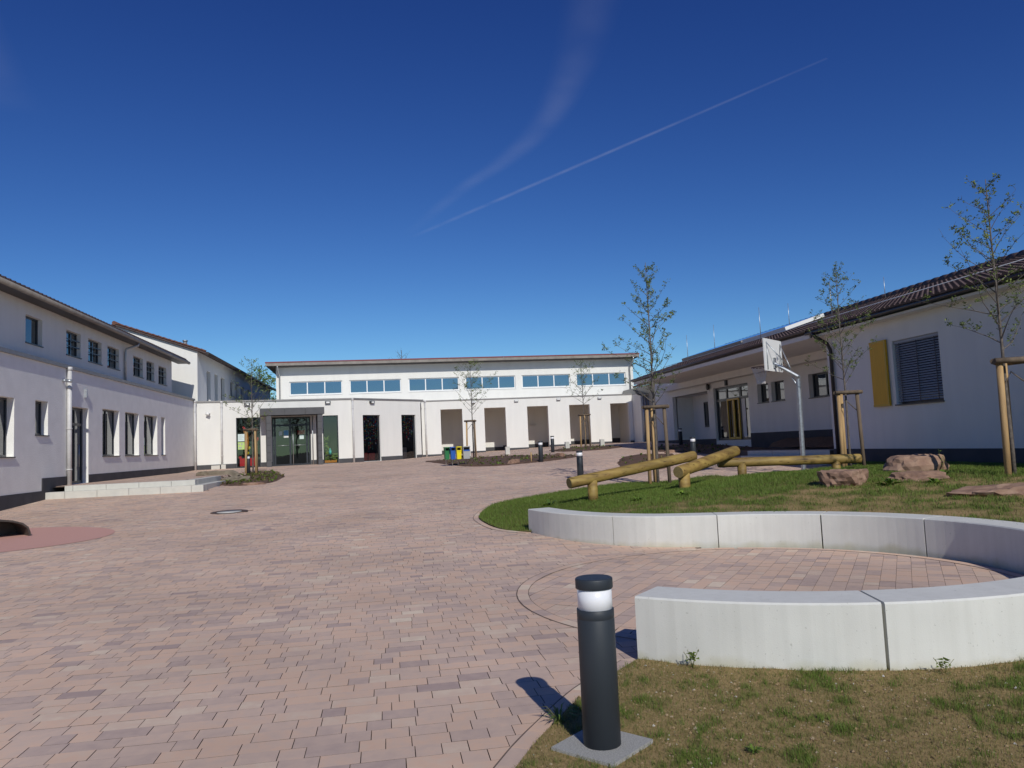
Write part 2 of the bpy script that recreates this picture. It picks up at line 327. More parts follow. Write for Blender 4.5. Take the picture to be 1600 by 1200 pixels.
def window(fr, op, root, mull=(), trans=(), fw=.06, rec=.18, frame='darkframe', glass='glass', sill=True, name='window', sillmat='darkframe', bars=()):
    a, b, c, d = op; e = .002; m = MB(); o0, o1 = -rec - .06, -rec
    fr.box(m, a + e, b - e, o0, o1, c + e, c + fw); fr.box(m, a + e, b - e, o0, o1, d - fw, d - e)
    fr.box(m, a + e, a + fw, o0, o1, c + fw, d - fw); fr.box(m, b - fw, b - e, o0, o1, c + fw, d - fw)
    xs = [a + fw]; zs = [c + fw]
    for q in mull: x = a + (b - a) * q; fr.box(m, x - fw / 2, x + fw / 2, o0, o1 + .004, c + fw, d - fw); xs += [x - fw / 2, x + fw / 2]
    for q in trans: z = c + (d - c) * q; fr.box(m, a + fw, b - fw, o0, o1 + .006, z - fw / 2, z + fw / 2); zs += [z - fw / 2, z + fw / 2]
    xs.append(b - fw); zs.append(d - fw)
    w = m.build(name, M[frame], root)
    for i in range(0, len(xs), 2):
        for j in range(0, len(zs), 2):
            g = MB(); g.quad(fr.p(xs[i], -rec - .03, zs[j]), fr.p(xs[i + 1], -rec - .03, zs[j]), fr.p(xs[i + 1], -rec - .03, zs[j + 1]), fr.p(xs[i], -rec - .03, zs[j + 1]))
            g.build('pane', M[glass], w, world=True)
            w.children[-1].matrix_parent_inverse = Matrix.Identity(4)
    if sill:
        g = MB(); fr.box(g, a - .02, b + .02, -rec + .002, .045, c - .035, c - .002); sub(g, 'sill', M[sillmat], w)
    if bars:
        g = MB()
        for z in bars: fr.box(g, a + .01, b - .01, -.06, -.03, z, z + .03)
        sub(g, 'guard_rail', M['darkframe'], w)
    return w
def sub(mb, name, mats, part, tint=False):
    """sub-part: its part already lies in world coordinates through its parent inverse"""
    o = link(name, mb.mesh(name, mats, tint)); o.parent = part; o.matrix_parent_inverse = Matrix.Identity(4); return o
def downpipe(root, x, y, z0, z1, r=.05, mat='zinc', bracket=(1, 0)):
    m = MB(); m.tube([(x, y, z0), (x, y, z1)], r, 10); m.tube([(x, y, z1 - .12), (x, y, z1)], r * 1.25, 10)
    p = m.build('downpipe', M[mat], root)
    for z in np.arange(z0 + .5, z1, 1.4):
        g = MB(); g.tube([(x, y, z), (x, y, z + .04)], r * 1.2, 10); sub(g, 'pipe_clip', M[mat], p)
    return p

# ------------------------------------------------------------------ terrain
PY = [-50, 0, 10, 16, 23.5, 27, 31, 38, 45, 60, 400]; PZ = [0, 0, 0, .13, .38, .55, .68, .83, .95, 1.0, 1.0]
def sst(a, b, x): t = np.clip((np.asarray(x, float) - a) / (b - a), 0, 1); return t * t * (3 - 2 * t)
def zg(x, y):
    s = .6 * sst(13, 21, y) + .4 * sst(24, 44, y)
    return np.interp(y, PY, PZ) + .033 * np.clip(np.asarray(x, float) - .5, 0, 13) * s
def Z(x, y): return float(zg(x, y))
def vnoise(x, y, sc, seed=0):
    x = np.asarray(x, float) * sc + seed * 17.3; y = np.asarray(y, float) * sc + seed * 9.1
    xi = np.floor(x).astype(np.int64); yi = np.floor(y).astype(np.int64); fx = x - xi; fy = y - yi
    h = lambda a, b: (np.abs(np.sin(a * 127.1 + b * 311.7 + seed * 7.7) * 43758.5453) % 1.0)
    fx = fx * fx * (3 - 2 * fx); fy = fy * fy * (3 - 2 * fy)
    return (h(xi, yi) * (1 - fx) + h(xi + 1, yi) * fx) * (1 - fy) + (h(xi, yi + 1) * (1 - fx) + h(xi + 1, yi + 1) * fx) * fy
def fbm(x, y, sc, seed=0): return .5 * vnoise(x, y, sc, seed) + .3 * vnoise(x, y, sc * 2.1, seed + 1) + .2 * vnoise(x, y, sc * 4.3, seed + 2)
def inside(poly, x, y):
    x = np.asarray(x, float); y = np.asarray(y, float); r = np.zeros(x.shape, bool); n = len(poly)
    for i in range(n):
        x0, y0 = poly[i]; x1, y1 = poly[(i + 1) % n]
        c = ((y0 > y) != (y1 > y)) & (x < (x1 - x0) * (y - y0) / ((y1 - y0) or 1e-12) + x0); r ^= c
    return r
def dense(poly, step, closed=True):
    out = []; n = len(poly)
    for i in range(n if closed else n - 1):
        a = Vector(poly[i]); b = Vector(poly[(i + 1) % n]); k = max(1, int((b - a).length / step))
        out += [tuple(a.lerp(b, j / k)) for j in range(k)]
    if not closed: out.append(tuple(poly[-1]))
    return out
def smooth_line(pts, per=6):
    """Catmull-Rom through points"""
    P = [Vector(p) for p in pts]; out = []
    for i in range(len(P) - 1):
        p0 = P[max(i - 1, 0)]; p1 = P[i]; p2 = P[i + 1]; p3 = P[min(i + 2, len(P) - 1)]
        for k in range(per):
            t = k / per; out.append(tuple(.5 * ((2 * p1) + (p2 - p0) * t + (2 * p0 - 5 * p1 + 4 * p2 - p3) * t * t + (3 * p1 - p0 - 3 * p2 + p3) * t ** 3)))
    out.append(tuple(P[-1])); return out

RC = (3.95, 7.65); RI, RO = 2.75, 3.17   # the seating ring
def ringp(r, deg): return (RC[0] + r * math.cos(rad(deg)), RC[1] + r * math.sin(rad(deg)))
FARKERB = smooth_line([(2.42, 13.0), (1.98, 13.7), (1.82, 14.9), (1.88, 15.9), (2.35, 17.4), (2.98, 18.2), (4.1, 19.0), (4.9, 19.5), (6.4, 20.1), (7.9, 19.8), (9.0, 18.4), (10.2, 17.7), (11.8, 17.9), (13.3, 19.6)], 4)
BACKCURVE = [(2.62, 13.12), (2.95, 12.35), (3.45, 11.55), (4.1, 11.05)]
LAWN = FARKERB + [(13.48, 19.6), (13.48, 4.0), (9, 3.2), (7.6, 4.2)] + [ringp(3.0, a) for a in range(-44, 76, 6)] + BACKCURVE[::-1]
NEARKERB = smooth_line([(-.35, 1.6), (.0, 2.55), (.33, 3.3), (.66, 3.95), (.9, 4.34), (1.25, 4.85), (1.72, 5.34)], 5)
NEARLAWN = NEARKERB + [ringp(3.0, a) for a in range(-131, -44, 6)] + [(7.6, 4.2), (9, 3.2), (9, .8), (-.35, .8)]

# lawn height: thin-plate through measured points
_ctl = [(x, y, Z(x, y) + .02) for x, y in FARKERB[::4]][:11] + [
    (10.2, 17.7, .60), (11.8, 17.9, .64), (13.4, 19.6, .66), (4.2, 15.1, .39), (6.04, 15.3, .51), (8, 16, .66), (9.5, 15.25, .72), (7.85, 12, .66), (9.1, 11.8, .66), (10.9, 13.5, .70), (10.85, 11.65, .68),
    (8.7, 9.8, .57), (13, 16.5, .68), (13.4, 12, .66), (13.4, 8, .6), (9.5, 7, .5), (8, 5, .42), (2.95, 12.8, .20), (3.3, 12.0, .36), (3.95, 11.4, .42), (5, 10.9, .43), (6.3, 10.15, .44), (7.1, 9, .44), (7.3, 7.5, .43), (7.1, 6.2, .42), (9, 3.2, .3), (13.4, 4, .5), (7.6, 4.2, .35), (7.05, 19.1, .40), (9.0, 18.6, .56)]
_ctl = np.array(_ctl); 
def _tps(r2): return .5 * r2 * np.log(r2 + 1e-9)
_n = len(_ctl); _K = _tps(((_ctl[:, None, :2] - _ctl[None, :, :2]) ** 2).sum(-1)) + np.eye(_n) * .02
_P = np.c_[np.ones(_n), _ctl[:, :2]]; _A = np.block([[_K, _P], [_P.T, np.zeros((3, 3))]]); _w = np.linalg.solve(_A, np.r_[_ctl[:, 2], 0, 0, 0])
def zlawn(x, y):
    x = np.atleast_1d(np.asarray(x, float)); y = np.atleast_1d(np.asarray(y, float))
    d2 = (x[:, None] - _ctl[None, :, 0]) ** 2 + (y[:, None] - _ctl[None, :, 1]) ** 2
    return _tps(d2) @ _w[:_n] + _w[_n] + _w[_n + 1] * x + _w[_n + 2] * y + .03 * (fbm(x, y, 1.3, 3) - .5)
def ZL(x, y): return float(zlawn(x, y)[0])
def znear(x, y): return .016 + .006 * np.clip(np.asarray(x, float) - 1.3, 0, 9) + .035 * (fbm(x, y, 2.5, 5) - .5) * np.clip((np.asarray(x, float) - .8), 0, 1)

def sheet(name, poly, step, zf, mat, kind='structure', parent=None, tintf=None, edge_drop=None):
    bd = dense(poly, step); xs = [p[0] for p in bd]; ys = [p[1] for p in bd]
    gx, gy = np.meshgrid(np.arange(min(xs), max(xs), step), np.arange(min(ys), max(ys), step)); gx = gx.ravel() + .13 * step; gy = gy.ravel() + .17 * step
    jx = np.random.RandomState(3); gx += jx.uniform(-.2, .2, gx.shape) * step; gy += jx.uniform(-.2, .2, gy.shape) * step
    k = inside(poly, gx, gy); 
    verts = [Vector(p) for p in bd] + [Vector((a, b)) for a, b in zip(gx[k], gy[k])]
    n = len(bd); r = delaunay_2d_cdt(verts, [], [list(range(n))], 1, 1e-5)
    vx = np.array([v.x for v in r[0]]); vy = np.array([v.y for v in r[0]]); vz = zf(vx, vy)
    if edge_drop is not None: vz = np.array(vz); vz[:n] = zg(vx[:n], vy[:n]) + edge_drop
    me = bpy.data.meshes.new(name); me.from_pydata(list(zip(vx, vy, vz)), [], [tuple(f) for f in r[2]]); me.materials.append(mat)
    if me.polygons and me.polygons[0].normal.z < 0: me.flip_normals()
    me.polygons.foreach_set('use_smooth', [True] * len(me.polygons))
    if tintf is not None:
        a = me.attributes.new('tint', 'FLOAT', 'POINT'); a.data.foreach_set('value', tintf(vx, vy).astype(np.float32))
    me.update(); o = link(name, me, parent)
    if kind: o['kind'] = kind
    return o

# ---- ground sheet out to the horizon
gxs = np.r_[-4000, -1500, -500, -200, -100, np.arange(-60, 61, 4), 100, 200, 500, 1500, 4000]; gys = np.r_[-4000, -1500, -400, -150, -60, np.arange(-30, 120, 3), 160, 300, 700, 1800, 4000]
GX, GY = np.meshgrid(gxs, gys); GZ = zg(GX, GY) - .16
me = bpy.data.meshes.new('ground'); nx = len(gxs)
me.from_pydata(list(zip(GX.ravel(), GY.ravel(), GZ.ravel())), [], [(j * nx + i, j * nx + i + 1, (j + 1) * nx + i + 1, (j + 1) * nx + i) for j in range(len(gys) - 1) for i in range(nx - 1)])
me.materials.append(pmat('meadow', (.07, .075, .042), .95, var=.4, vscale=.2)); tag(link('ground', me), 'flat green meadow ground reaching out to the horizon', None, None, 'structure')

# ---- courtyard paving
paving = sheet('courtyard_paving', [(-10.9, -12), (14, -12), (14, 2), (14, 22), (17.5, 24), (17.5, 54.9), (-11, 54.9), (-11, 24)], 1.2, lambda x, y: zg(x, y) - .028, M['joint'])
tag(paving, 'courtyard of mottled pink and beige concrete block paving')
TERR = [(-10.8, 26.62), (-6.32, 26.62), (-6.32, 41), (-10.8, 41)]
RUBBER_C, RUBBER_R = (-8.55, 16.5), (3.0, 2.15)
BEDS = [
 [(1.95, 39.6), (2.7, 34.7), (3.3, 31.9), (4.2, 30.75), (5.1, 30.7), (6.9, 31.5), (8.65, 33.4), (8.3, 35.5), (6.4, 38.6), (4.2, 40.0)],
 [(8.9, 41.2), (9.2, 38.8), (10.9, 37.6), (12.6, 39.2), (12.2, 42.6), (10.5, 43.2)],
 [(8.05, 25.2), (8.3, 26.6), (9.6, 30.2), (11.05, 31.0), (11.7, 29.6), (10.6, 26.5), (9.3, 24.2), (8.4, 24.2)],
 [(12.0, 32.5), (12.6, 35.2), (13.2, 36.2), (14.6, 36.9), (15.97, 36.5), (15.97, 27.4), (13.2, 27.6), (12.6, 29.6)],
 [(-6.35, 30.9), (-6.1, 28.9), (-5.2, 27.9), (-4.2, 28.6), (-4.1, 31.5), (-4.35, 33.4), (-5.4, 37.4), (-6.3, 37.6)]]
def paver_z(x, y):
    z = zg(x, y); return np.where((x < -6.3) & (y > 26.6) & (y < 41), np.maximum(z, .9), z)

GR = .25
def grid_pavers(x0, x1, y0, y1, row, keep, rot=0, org=(0, 0), seed=1, lens=(.142, .213, .284), probs=(.34, .33, .33)):
    R = np.random.RandomState(seed); out = []
    c, s = math.cos(rot), math.sin(rot); rows = int((y1 - y0) / row)
    for j in range(rows):
        v0 = y0 + j * row; n = int((x1 - x0) / .13)
        L = R.choice(lens, size=n, p=probs); e = x0 + np.r_[0, np.cumsum(L)] - R.uniform(0, .26); k = e[1:] < x1 + .3
        a = e[:-1][k]; b = e[1:][k]; cu = (a + b) / 2; cv = np.full_like(cu, v0 + row / 2)
        cx = org[0] + cu * c - cv * s; cy = org[1] + cu * s + cv * c
        m = keep(cx, cy)
        for aa, bb in zip(a[m], b[m]): out.append((aa, bb, v0, v0 + row))
    P = np.array(out)
    g = .0019
    U = np.stack([P[:, 0] + g, P[:, 1] - g, P[:, 1] - g, P[:, 0] + g], 1); V = np.stack([P[:, 2] + g * GR, P[:, 2] + g * GR, P[:, 3] - g * GR, P[:, 3] - g * GR], 1)
    X = org[0] + U * c - V * s; Y = org[1] + U * s + V * c
    return X, Y, R
def main_keep(x, y):
    k = (y > 2.6) & ~inside(LAWN, x, y) & ~inside(NEARLAWN, x, y)
    d = np.hypot(x - RC[0], y - RC[1]); k &= d > 2.40
    k &= ~((d < RO) & (np.arctan2(y - RC[1], x - RC[0]) > -.8) & (np.arctan2(y - RC[1], x - RC[0]) < 1.4))
    k &= ~(((x - RUBBER_C[0]) / RUBBER_R[0]) ** 2 + ((y - RUBBER_C[1]) / RUBBER_R[1]) ** 2 < .90)
    k &= ~((x > 13.45) & (y < 21.2)) & ~((x > 12.6) & (y < 25.6) & (y > 20.5) & (x > 12.6 + (25.2 - y) * .25))
    k &= np.hypot(x + 3.89, y - 19.69) > .44
    k &= ~((x < -6.0) & (y > 26.3) & (y < 27.06)) & ~((x > -6.74) & (x < -6.0) & (y > 26.3) & (y < 30.6))
    # inside the camera's wedge, with a margin
    w = .16698 * x + .98266 * y; r = .9855 * x - .16384 * y; k &= (np.abs(r) < w * .74 + .6)
    return k
X1, Y1, R1 = grid_pavers(-10.78, 17.3, 2.6, 54.7, .15, main_keep, seed=2)
GR = .8
X2, Y2, R2 = grid_pavers(-2.6, 2.6, -2.6, 2.6, .15, lambda x, y: np.hypot(x - RC[0], y - RC[1]) < 2.75, rot=rad(53), org=RC, seed=5, lens=(.15, .22, .295), probs=(.34, .36, .30))
def cut(X, Y, r, outside):
    # stones along the round kerb are cut to its curve
    d = np.hypot(X - RC[0], Y - RC[1]); k = (d.max(1) > r + .015) if outside else (d.min(1) < r - .015); X, Y, d = X[k], Y[k], d[k]
    f = np.where((d < r) if outside else (d > r), r / d, 1.0); return RC[0] + (X - RC[0]) * f, RC[1] + (Y - RC[1]) * f
X1, Y1 = cut(X1, Y1, 2.60, True); X2, Y2 = cut(X2, Y2, 2.598, False)
PX = np.concatenate([X1, X2]); PYY = np.concatenate([Y1, Y2]); NP = len(PX)
RS = np.random.RandomState(11)
cxp = PX.mean(1); cyp = PYY.mean(1)
tintp = np.clip(.5 + RS.normal(0, .17, NP) + .16 * (fbm(cxp, cyp, .9, 9) - .5), 0, 1)
ZP = paver_z(PX, PYY) + RS.uniform(-.0012, .0012, NP)[:, None]
# screen area of every paver decides which 300 are single objects
dx, dy, dz = cxp, cyp, ZP.mean(1) - 1.6
wv = dx * CF.x + dy * CF.y + dz * CF.z; uu = (dx * CR.x + dy * CR.y + dz * CR.z) / wv * 1173; vv = (dx * CU.x + dy * CU.y + dz * CU.z) / wv * 1173
areap = np.hypot(PX[:, 1] - PX[:, 0], PYY[:, 1] - PYY[:, 0]) / wv ** 3
areap = np.where((np.abs(uu) < 800) & (np.abs(vv) < 600), areap, 0)
top300 = np.argsort(-areap)[:296]; is_single = np.zeros(NP, bool); is_single[top300] = True
for i in top300:
    m = MB(); x, y, z = PX[i], PYY[i], ZP[i]; e = .0003
    cx, cy = x.mean(), y.mean(); hx = x + (cx - x) * e / .065; hy = y + (cy - y) * e / .065
    t = [(a, b, c) for a, b, c in zip(hx, hy, z)]; r = [(a, b, c - e) for a, b, c in zip(x, y, z)]; bt = [(a, b, c - .04) for a, b, c in zip(x, y, z)]
    m.add(t + r + bt, [(0, 1, 2, 3)], tint=float(tintp[i])); m.add(t + bt, [(4 + k, 4 + (k + 1) % 4, (k + 1) % 4, k) for k in range(4)], mi=1)
    m.build('paver', [M['paver'], M['joint']], paving, tint=True)
def np_mesh(name, verts, faces_flat, nper, mat, tints=None, smooth=False):
    me = bpy.data.meshes.new(name); nv = len(verts); nf = len(faces_flat) // nper
    me.vertices.add(nv); me.vertices.foreach_set('co', np.asarray(verts, np.float32).ravel())
    me.loops.add(len(faces_flat)); me.loops.foreach_set('vertex_index', np.asarray(faces_flat, np.int32))
    me.polygons.add(nf); me.polygons.foreach_set('loop_start', np.arange(0, nf * nper, nper, dtype=np.int32)); me.polygons.foreach_set('loop_total', np.full(nf, nper, np.int32))
    if tints is not None:
        a = me.attributes.new('tint', 'FLOAT', 'FACE'); a.data.foreach_set('value', np.asarray(tints, np.float32))
    me.polygons.foreach_set('use_smooth', np.full(nf, smooth, bool)); me.materials.append(mat); me.update(calc_edges=True); me.validate(); return me
q = ~is_single; X, Y, Zq, T = PX[q], PYY[q], ZP[q], tintp[q]; n = len(X)
e = .0003; hx = X + (X.mean(1, keepdims=True) - X) * e / .065; hy = Y + (Y.mean(1, keepdims=True) - Y) * e / .065
V = np.concatenate([np.stack([X, Y, Zq], -1), np.stack([X, Y, Zq - .04], -1)], 1)  # n,8,3
fb = np.array([[0, 1, 2, 3]] + [[4 + k, 4 + (k + 1) % 4, (k + 1) % 4, k] for k in range(4)])
F = (np.arange(n)[:, None, None] * 8 + fb[None]).ravel()
o = link('pavers', np_mesh('pavers', V.reshape(-1, 3), F, 4, M['paver'], np.repeat(T, 5)), paving); o['kind'] = 'stuff'
o.data.materials.append(M['joint']); o.data.polygons.foreach_set('material_index', np.tile([0, 1, 1, 1, 1], n).astype(np.int32))

def kerb(line, width, length, zf, single=True, name='kerb_stone', seed=4):
    """a row of edging stones along a line; the line is the row's middle"""
    pts = [Vector(p) for p in line]; cum = [0]
    for a, b in zip(pts, pts[1:]): cum.append(cum[-1] + (b - a).length)
    def at(s):
        s = min(max(s, 0), cum[-1]); i = max(k for k in range(len(cum)) if cum[k] <= s + 1e-9); i = min(i, len(pts) - 2)
        d = (pts[i + 1] - pts[i]).normalized(); return pts[i] + d * (s - cum[i]), d
    R = random.Random(seed); allm = MB(); k = int(cum[-1] / length)
    for i in range(k):
        a, da = at(i * cum[-1] / k + .0025); b, db = at((i + 1) * cum[-1] / k - .0025); na = Vector((-da.y, da.x)); nb = Vector((-db.y, db.x)); h = width / 2
        c4 = [a - na * h, b - nb * h, b + nb * h, a + na * h]
        zz = [zf(p.x, p.y) + .005 for p in c4]
        m = MB() if single else allm
        m.hexa([(p.x, p.y, z - .05) for p, z in zip(c4, zz)] + [(p.x, p.y, z) for p, z in zip(c4, zz)], tint=min(1, max(0, R.gauss(.55, .22))))
        if single: m.build(name, M['paver'], paving, tint=True)
    if not single: o = allm.build(name + 's', M['paver'], paving, tint=True); o['kind'] = 'stuff'
def offset(line, d):
    P = [Vector(p) for p in line]; out = []
    for i, p in enumerate(P):
        t = (P[min(i + 1, len(P) - 1)] - P[max(i - 1, 0)]).normalized(); out.append(tuple(p + Vector((-t.y, t.x)) * d))
    return out
kerb(offset(NEARKERB, .055), .11, .24, Z)
kerb([ringp(2.60, a) for a in range(230, 70, -3)], .115, .26, Z, seed=6)
kerb([ringp(2.60, a) for a in range(70, -132, -3)], .115, .26, Z, single=False, seed=7)
kerb(offset(FARKERB[:40], .05), .12, .24, Z, single=False, seed=8)

def joint_line(line, w=.012):
    a = offset(line, w / 2); b = offset(line, -w / 2); m = MB()
    for i in range(len(line) - 1): m.quad(*[(q[0], q[1], Z(q[0], q[1]) + .0038) for q in (a[i], b[i], b[i + 1], a[i + 1])])
    o = m.build('joint_line', M['joint'], paving); o['kind'] = 'stuff'
joint_line([ringp(2.662, a) for a in range(232, -132, -3)], .010); joint_line([ringp(2.538, a) for a in range(232, -132, -3)], .010)
joint_line(offset(NEARKERB, .115), .010); joint_line(offset(FARKERB[:40], .115), .012)

def plain_paving():
    m = bpy.data.materials.new('paving_far'); m.use_nodes = True; n, l = nodes_of(m); b = n['Principled BSDF']; b.inputs['Roughness'].default_value = .9
    geo = n.new('ShaderNodeNewGeometry'); t = n.new('ShaderNodeTexBrick'); t.inputs['Scale'].default_value = 1; t.inputs['Brick Width'].default_value = .2; t.inputs['Row Height'].default_value = .15
    t.inputs['Mortar Size'].default_value = .003; t.inputs['Color1'].default_value = (.52, .38, .32, 1); t.inputs['Color2'].default_value = (.66, .48, .375, 1); t.inputs['Mortar'].default_value = (.2, .15, .12, 1)
    l.new(geo.outputs['Position'], t.inputs['Vector']); l.new(t.outputs[0], b.inputs['Base Color']); return m
for poly in ([(-10.79, -11.9), (13.4, -11.9), (13.4, 2.55), (-10.79, 2.55)], [(-10.79, 2.6), (-1.95, 2.6), (-10.79, 20.0)]):
    tag(sheet('paving', poly, 1.2, lambda x, y: zg(x, y) - .004, plain_paving()), 'outer part of the block paved courtyard beside and behind the viewer')

# rubber play surface, flush with the paving
def ell(c, r, n=64): return [(c[0] + r[0] * math.cos(2 * math.pi * k / n), c[1] + r[1] * math.sin(2 * math.pi * k / n)) for k in range(n)]
rs_ = sheet('rubber_surface', [(max(p[0], -10.78 - .001 * k), p[1]) for k, p in enumerate(ell(RUBBER_C, RUBBER_R))], .5, lambda x, y: zg(x, y) + .006, M['rubber'])
tag(rs_, 'oval of smooth pink rubber play surface let into the paving')

# ---- lawns
def grass_cover(x, y):  # 0 bare .. 1 green
    g = .34 * fbm(x, y, .7, 21) + .50 * fbm(x, y, 3.2, 23) + .45 * fbm(x, y, 8, 25) - .14
    d = np.clip((y - 11.0) / 3.5, 0, 1)                     # denser towards the far, watered side
    return np.clip((g + .32 * d - .40) / .26, 0, 1)
lawn = sheet('lawn', LAWN, .16, lambda x, y: np.where(inside([(p[0], p[1]) for p in FARKERB[:40]] + [(13, 8), (3, 10.5)], x, y), zlawn(x, y), zlawn(x, y)), M['lawn'], tintf=lambda x, y: np.clip(grass_cover(x, y) * .8, 0, 1))
tag(lawn, 'mounded patchy lawn behind the concrete seating ring')
def near_cover(x, y):
    g = .30 * fbm(x, y, 1.1, 31) + .40 * fbm(x, y, 5.5, 33) + .42 * fbm(x, y, 15, 35)
    return np.clip((g - .565 + .05 * np.clip((4.3 - y) / 1.0, -.6, 1)) / .13, 0, 1)
nlawn = sheet('lawn', NEARLAWN, .07, lambda x, y: znear(x, y), M['lawn'], tintf=lambda x, y: np.clip(near_cover(x, y) * .45 + .12, 0, 1))
tag(nlawn, 'bare sandy lawn with thin grass tufts in front of the seating ring')

def blades(name, poly, bbox, count, zf, cover, hmin, hmax, wid, seed, clump=.0, label=None, base=.02):
    R = np.random.RandomState(seed); n = count
    x = R.uniform(bbox[0], bbox[1], n); y = R.uniform(bbox[2], bbox[3], n)
    w = .16698 * x + .98266 * y; r = .9855 * x - .16384 * y
    k = inside(poly, x, y) & (np.abs(r) < w * .72 + .3); x, y = x[k], y[k]
    kk = np.maximum(np.abs((x - 1.06) * math.cos(rad(40)) + (y - 3.93) * math.sin(rad(40))), np.abs(-(x - 1.06) * math.sin(rad(40)) + (y - 3.93) * math.cos(rad(40)))) > .193; x, y = x[kk], y[kk]
    c = cover(x, y); k = R.uniform(0, 1, len(x)) < np.maximum(np.clip(c, 0, 1), base); x, y, c = x[k], y[k], c[k]; n = len(x)
    z = zf(x, y); a = R.uniform(0, 2 * np.pi, n); h = R.uniform(hmin, hmax, n) * (.55 + .6 * c); la = R.uniform(0, 2 * np.pi, n); ln = R.uniform(.1, .9, n) * h
    wd = wid * R.uniform(.6, 1.2, n); ca, sa = np.cos(a) * wd, np.sin(a) * wd
    p0 = np.stack([x - ca, y - sa, z - .004], -1); p1 = np.stack([x + ca, y + sa, z - .004], -1)
    mid = np.stack([x + np.cos(la) * ln * .35, y + np.sin(la) * ln * .35, z + h * .6], -1); q0 = mid - np.stack([ca, sa, 0 * ca], -1) * .7; q1 = mid + np.stack([ca, sa, 0 * ca], -1) * .7
    tip = np.stack([x + np.cos(la) * ln, y + np.sin(la) * ln, z + h], -1)
    V = np.stack([p0, p1, q1, q0, tip], 1).reshape(-1, 3); b = np.arange(n)[:, None] * 5
    F = np.concatenate([b + [0, 1, 2], b + [0, 2, 3], b + [3, 2, 4]], 1).ravel()
    t = np.clip(R.normal(.16, .16, n) + .55 * c, 0, 1)
    o = link(name, np_mesh(name, V, F, 3, M['grass'], np.repeat(t, 3)))
    tag(o, label, None, None, 'stuff'); return o
blades('grass', LAWN, (1.7, 13.5, 6.5, 20.2), 330000, lambda x, y: np.concatenate([zlawn(a, b) for a, b in zip(np.array_split(x, 40), np.array_split(y, 40))]), grass_cover, .025, .06, .0035, 41, label='short green grass on the mounded lawn', base=.32)
blades('grass', NEARLAWN, (-.1, 5.5, 2.7, 5.6), 260000, znear, near_cover, .012, .042, .0014, 43, label='thin grass tufts on the bare sandy lawn', base=.5)

def crumbs(n, seed):
    R = np.random.RandomState(seed); x = R.uniform(-.1, 5.2, n); y = R.uniform(2.9, 5.5, n); k = inside(NEARLAWN, x, y) & (np.hypot(x - 1.06, y - 3.93) > .28); x, y = x[k], y[k]; n = len(x)
    r = R.exponential(.0028, n) + .0018; r = np.minimum(r, .013); z = znear(x, y) + r * .3; d = np.array([(1, 0, 0), (0, 1, 0), (-1, 0, 0), (0, -1, 0), (0, 0, .8), (0, 0, -.8)])
    V = np.stack([x, y, z], -1)[:, None] + d[None] * r[:, None, None] * R.uniform(.5, 1.3, (n, 6, 1)); f = np.array([(0, 1, 4), (1, 2, 4), (2, 3, 4), (3, 0, 4), (1, 0, 5), (2, 1, 5), (3, 2, 5), (0, 3, 5)])
    F = (np.arange(n)[:, None, None] * 6 + f[None]).ravel(); m = tint_mat('crumb', [(0, (.12, .08, .045)), (.5, (.34, .24, .13)), (.85, (.42, .34, .24)), (1, (.50, .48, .45))], .95, noise=.1, bump=0)
    tag(link('soil_crumbs', np_mesh('soil_crumbs', V.reshape(-1, 3), F, 3, m, np.repeat(np.clip(R.normal(.45, .25, n), 0, 1), 8))), 'crumbs of soil and small pebbles on the bare sandy lawn', None, None, 'stuff')
crumbs(16000, 77)
# ---- planting beds
bed_names = ['planting bed of dark soil behind the waste bins', 'narrow planting bed of dark soil along the arcade', 'planting bed of bare brown soil behind the logs', 'planting bed with stones in front of the shaded entrance', 'planting bed of soil and grass beside the terrace steps']
for b, nm in zip(BEDS, bed_names):
    c = (sum(p[0] for p in b) / len(b), sum(p[1] for p in b) / len(b))
    tag(sheet('planting_bed', smooth_line(b + [b[0]], 3)[:-1], .4, lambda x, y: zg(x, y) + .02 + .06 * fbm(x, y, 1.1, 2), M['soil'], edge_drop=-.01), nm)
def cover_plants(poly, n, seed, hm=.16, label=''):
    R = random.Random(seed); m = MB(); xs = [p[0] for p in poly]; ys = [p[1] for p in poly]; k = 0
    while k < n:
        x = R.uniform(min(xs), max(xs)); y = R.uniform(min(ys), max(ys))
        if not bool(inside(poly, x, y)): continue
        k += 1; z = Z(x, y) + .03; h = R.uniform(.3, 1) * hm; t = R.random()
        for j in range(R.randint(5, 9)):
            a = R.uniform(0, 6.28); l = R.uniform(.04, .13); w = R.uniform(.008, .02); dx, dy = math.cos(a), math.sin(a)
            m.add([(x - dy * w, y + dx * w, z), (x + dy * w, y - dx * w, z), (x + dx * l * .6 + dy * w, y + dy * l * .6 - dx * w, z + h * .8), (x + dx * l * .6 - dy * w, y + dy * l * .6 + dx * w, z + h * .8), (x + dx * l, y + dy * l, z + h)], [(0, 1, 2, 3), (3, 2, 4)], tint=t)
    o = m.build('ground_cover', M['grass'], None, tint=True); tag(o, label, None, None, 'stuff')
for b, nn, sd, nm in ((BEDS[0], 170, 1, 'weeds and young ground cover on the bed behind the bins'), (BEDS[1], 60, 2, 'weeds on the narrow bed along the arcade'), (BEDS[2], 28, 3, 'weeds on the bare bed behind the logs'), (BEDS[3], 110, 4, 'weeds on the bed before the shaded entrance'), (BEDS[4], 200, 5, 'grass and weeds on the bed beside the steps')):
    cover_plants(b, nn, sd, .11, label=nm)

tag(sheet('planting_bed', [(14.5, 21.6), (15.97, 21.6), (15.97, 28.2), (15.2, 28.0), (14.6, 27.2)], .35, lambda x, y: np.maximum(zg(x, y), 1.0) + .02 + .34 * np.clip((x - 14.5) / 1.4, 0, 1) + .05 * fbm(x, y, 1.5, 4), M['soil']), 'sloping planting bed of dark soil in the shade under the loggia wall')
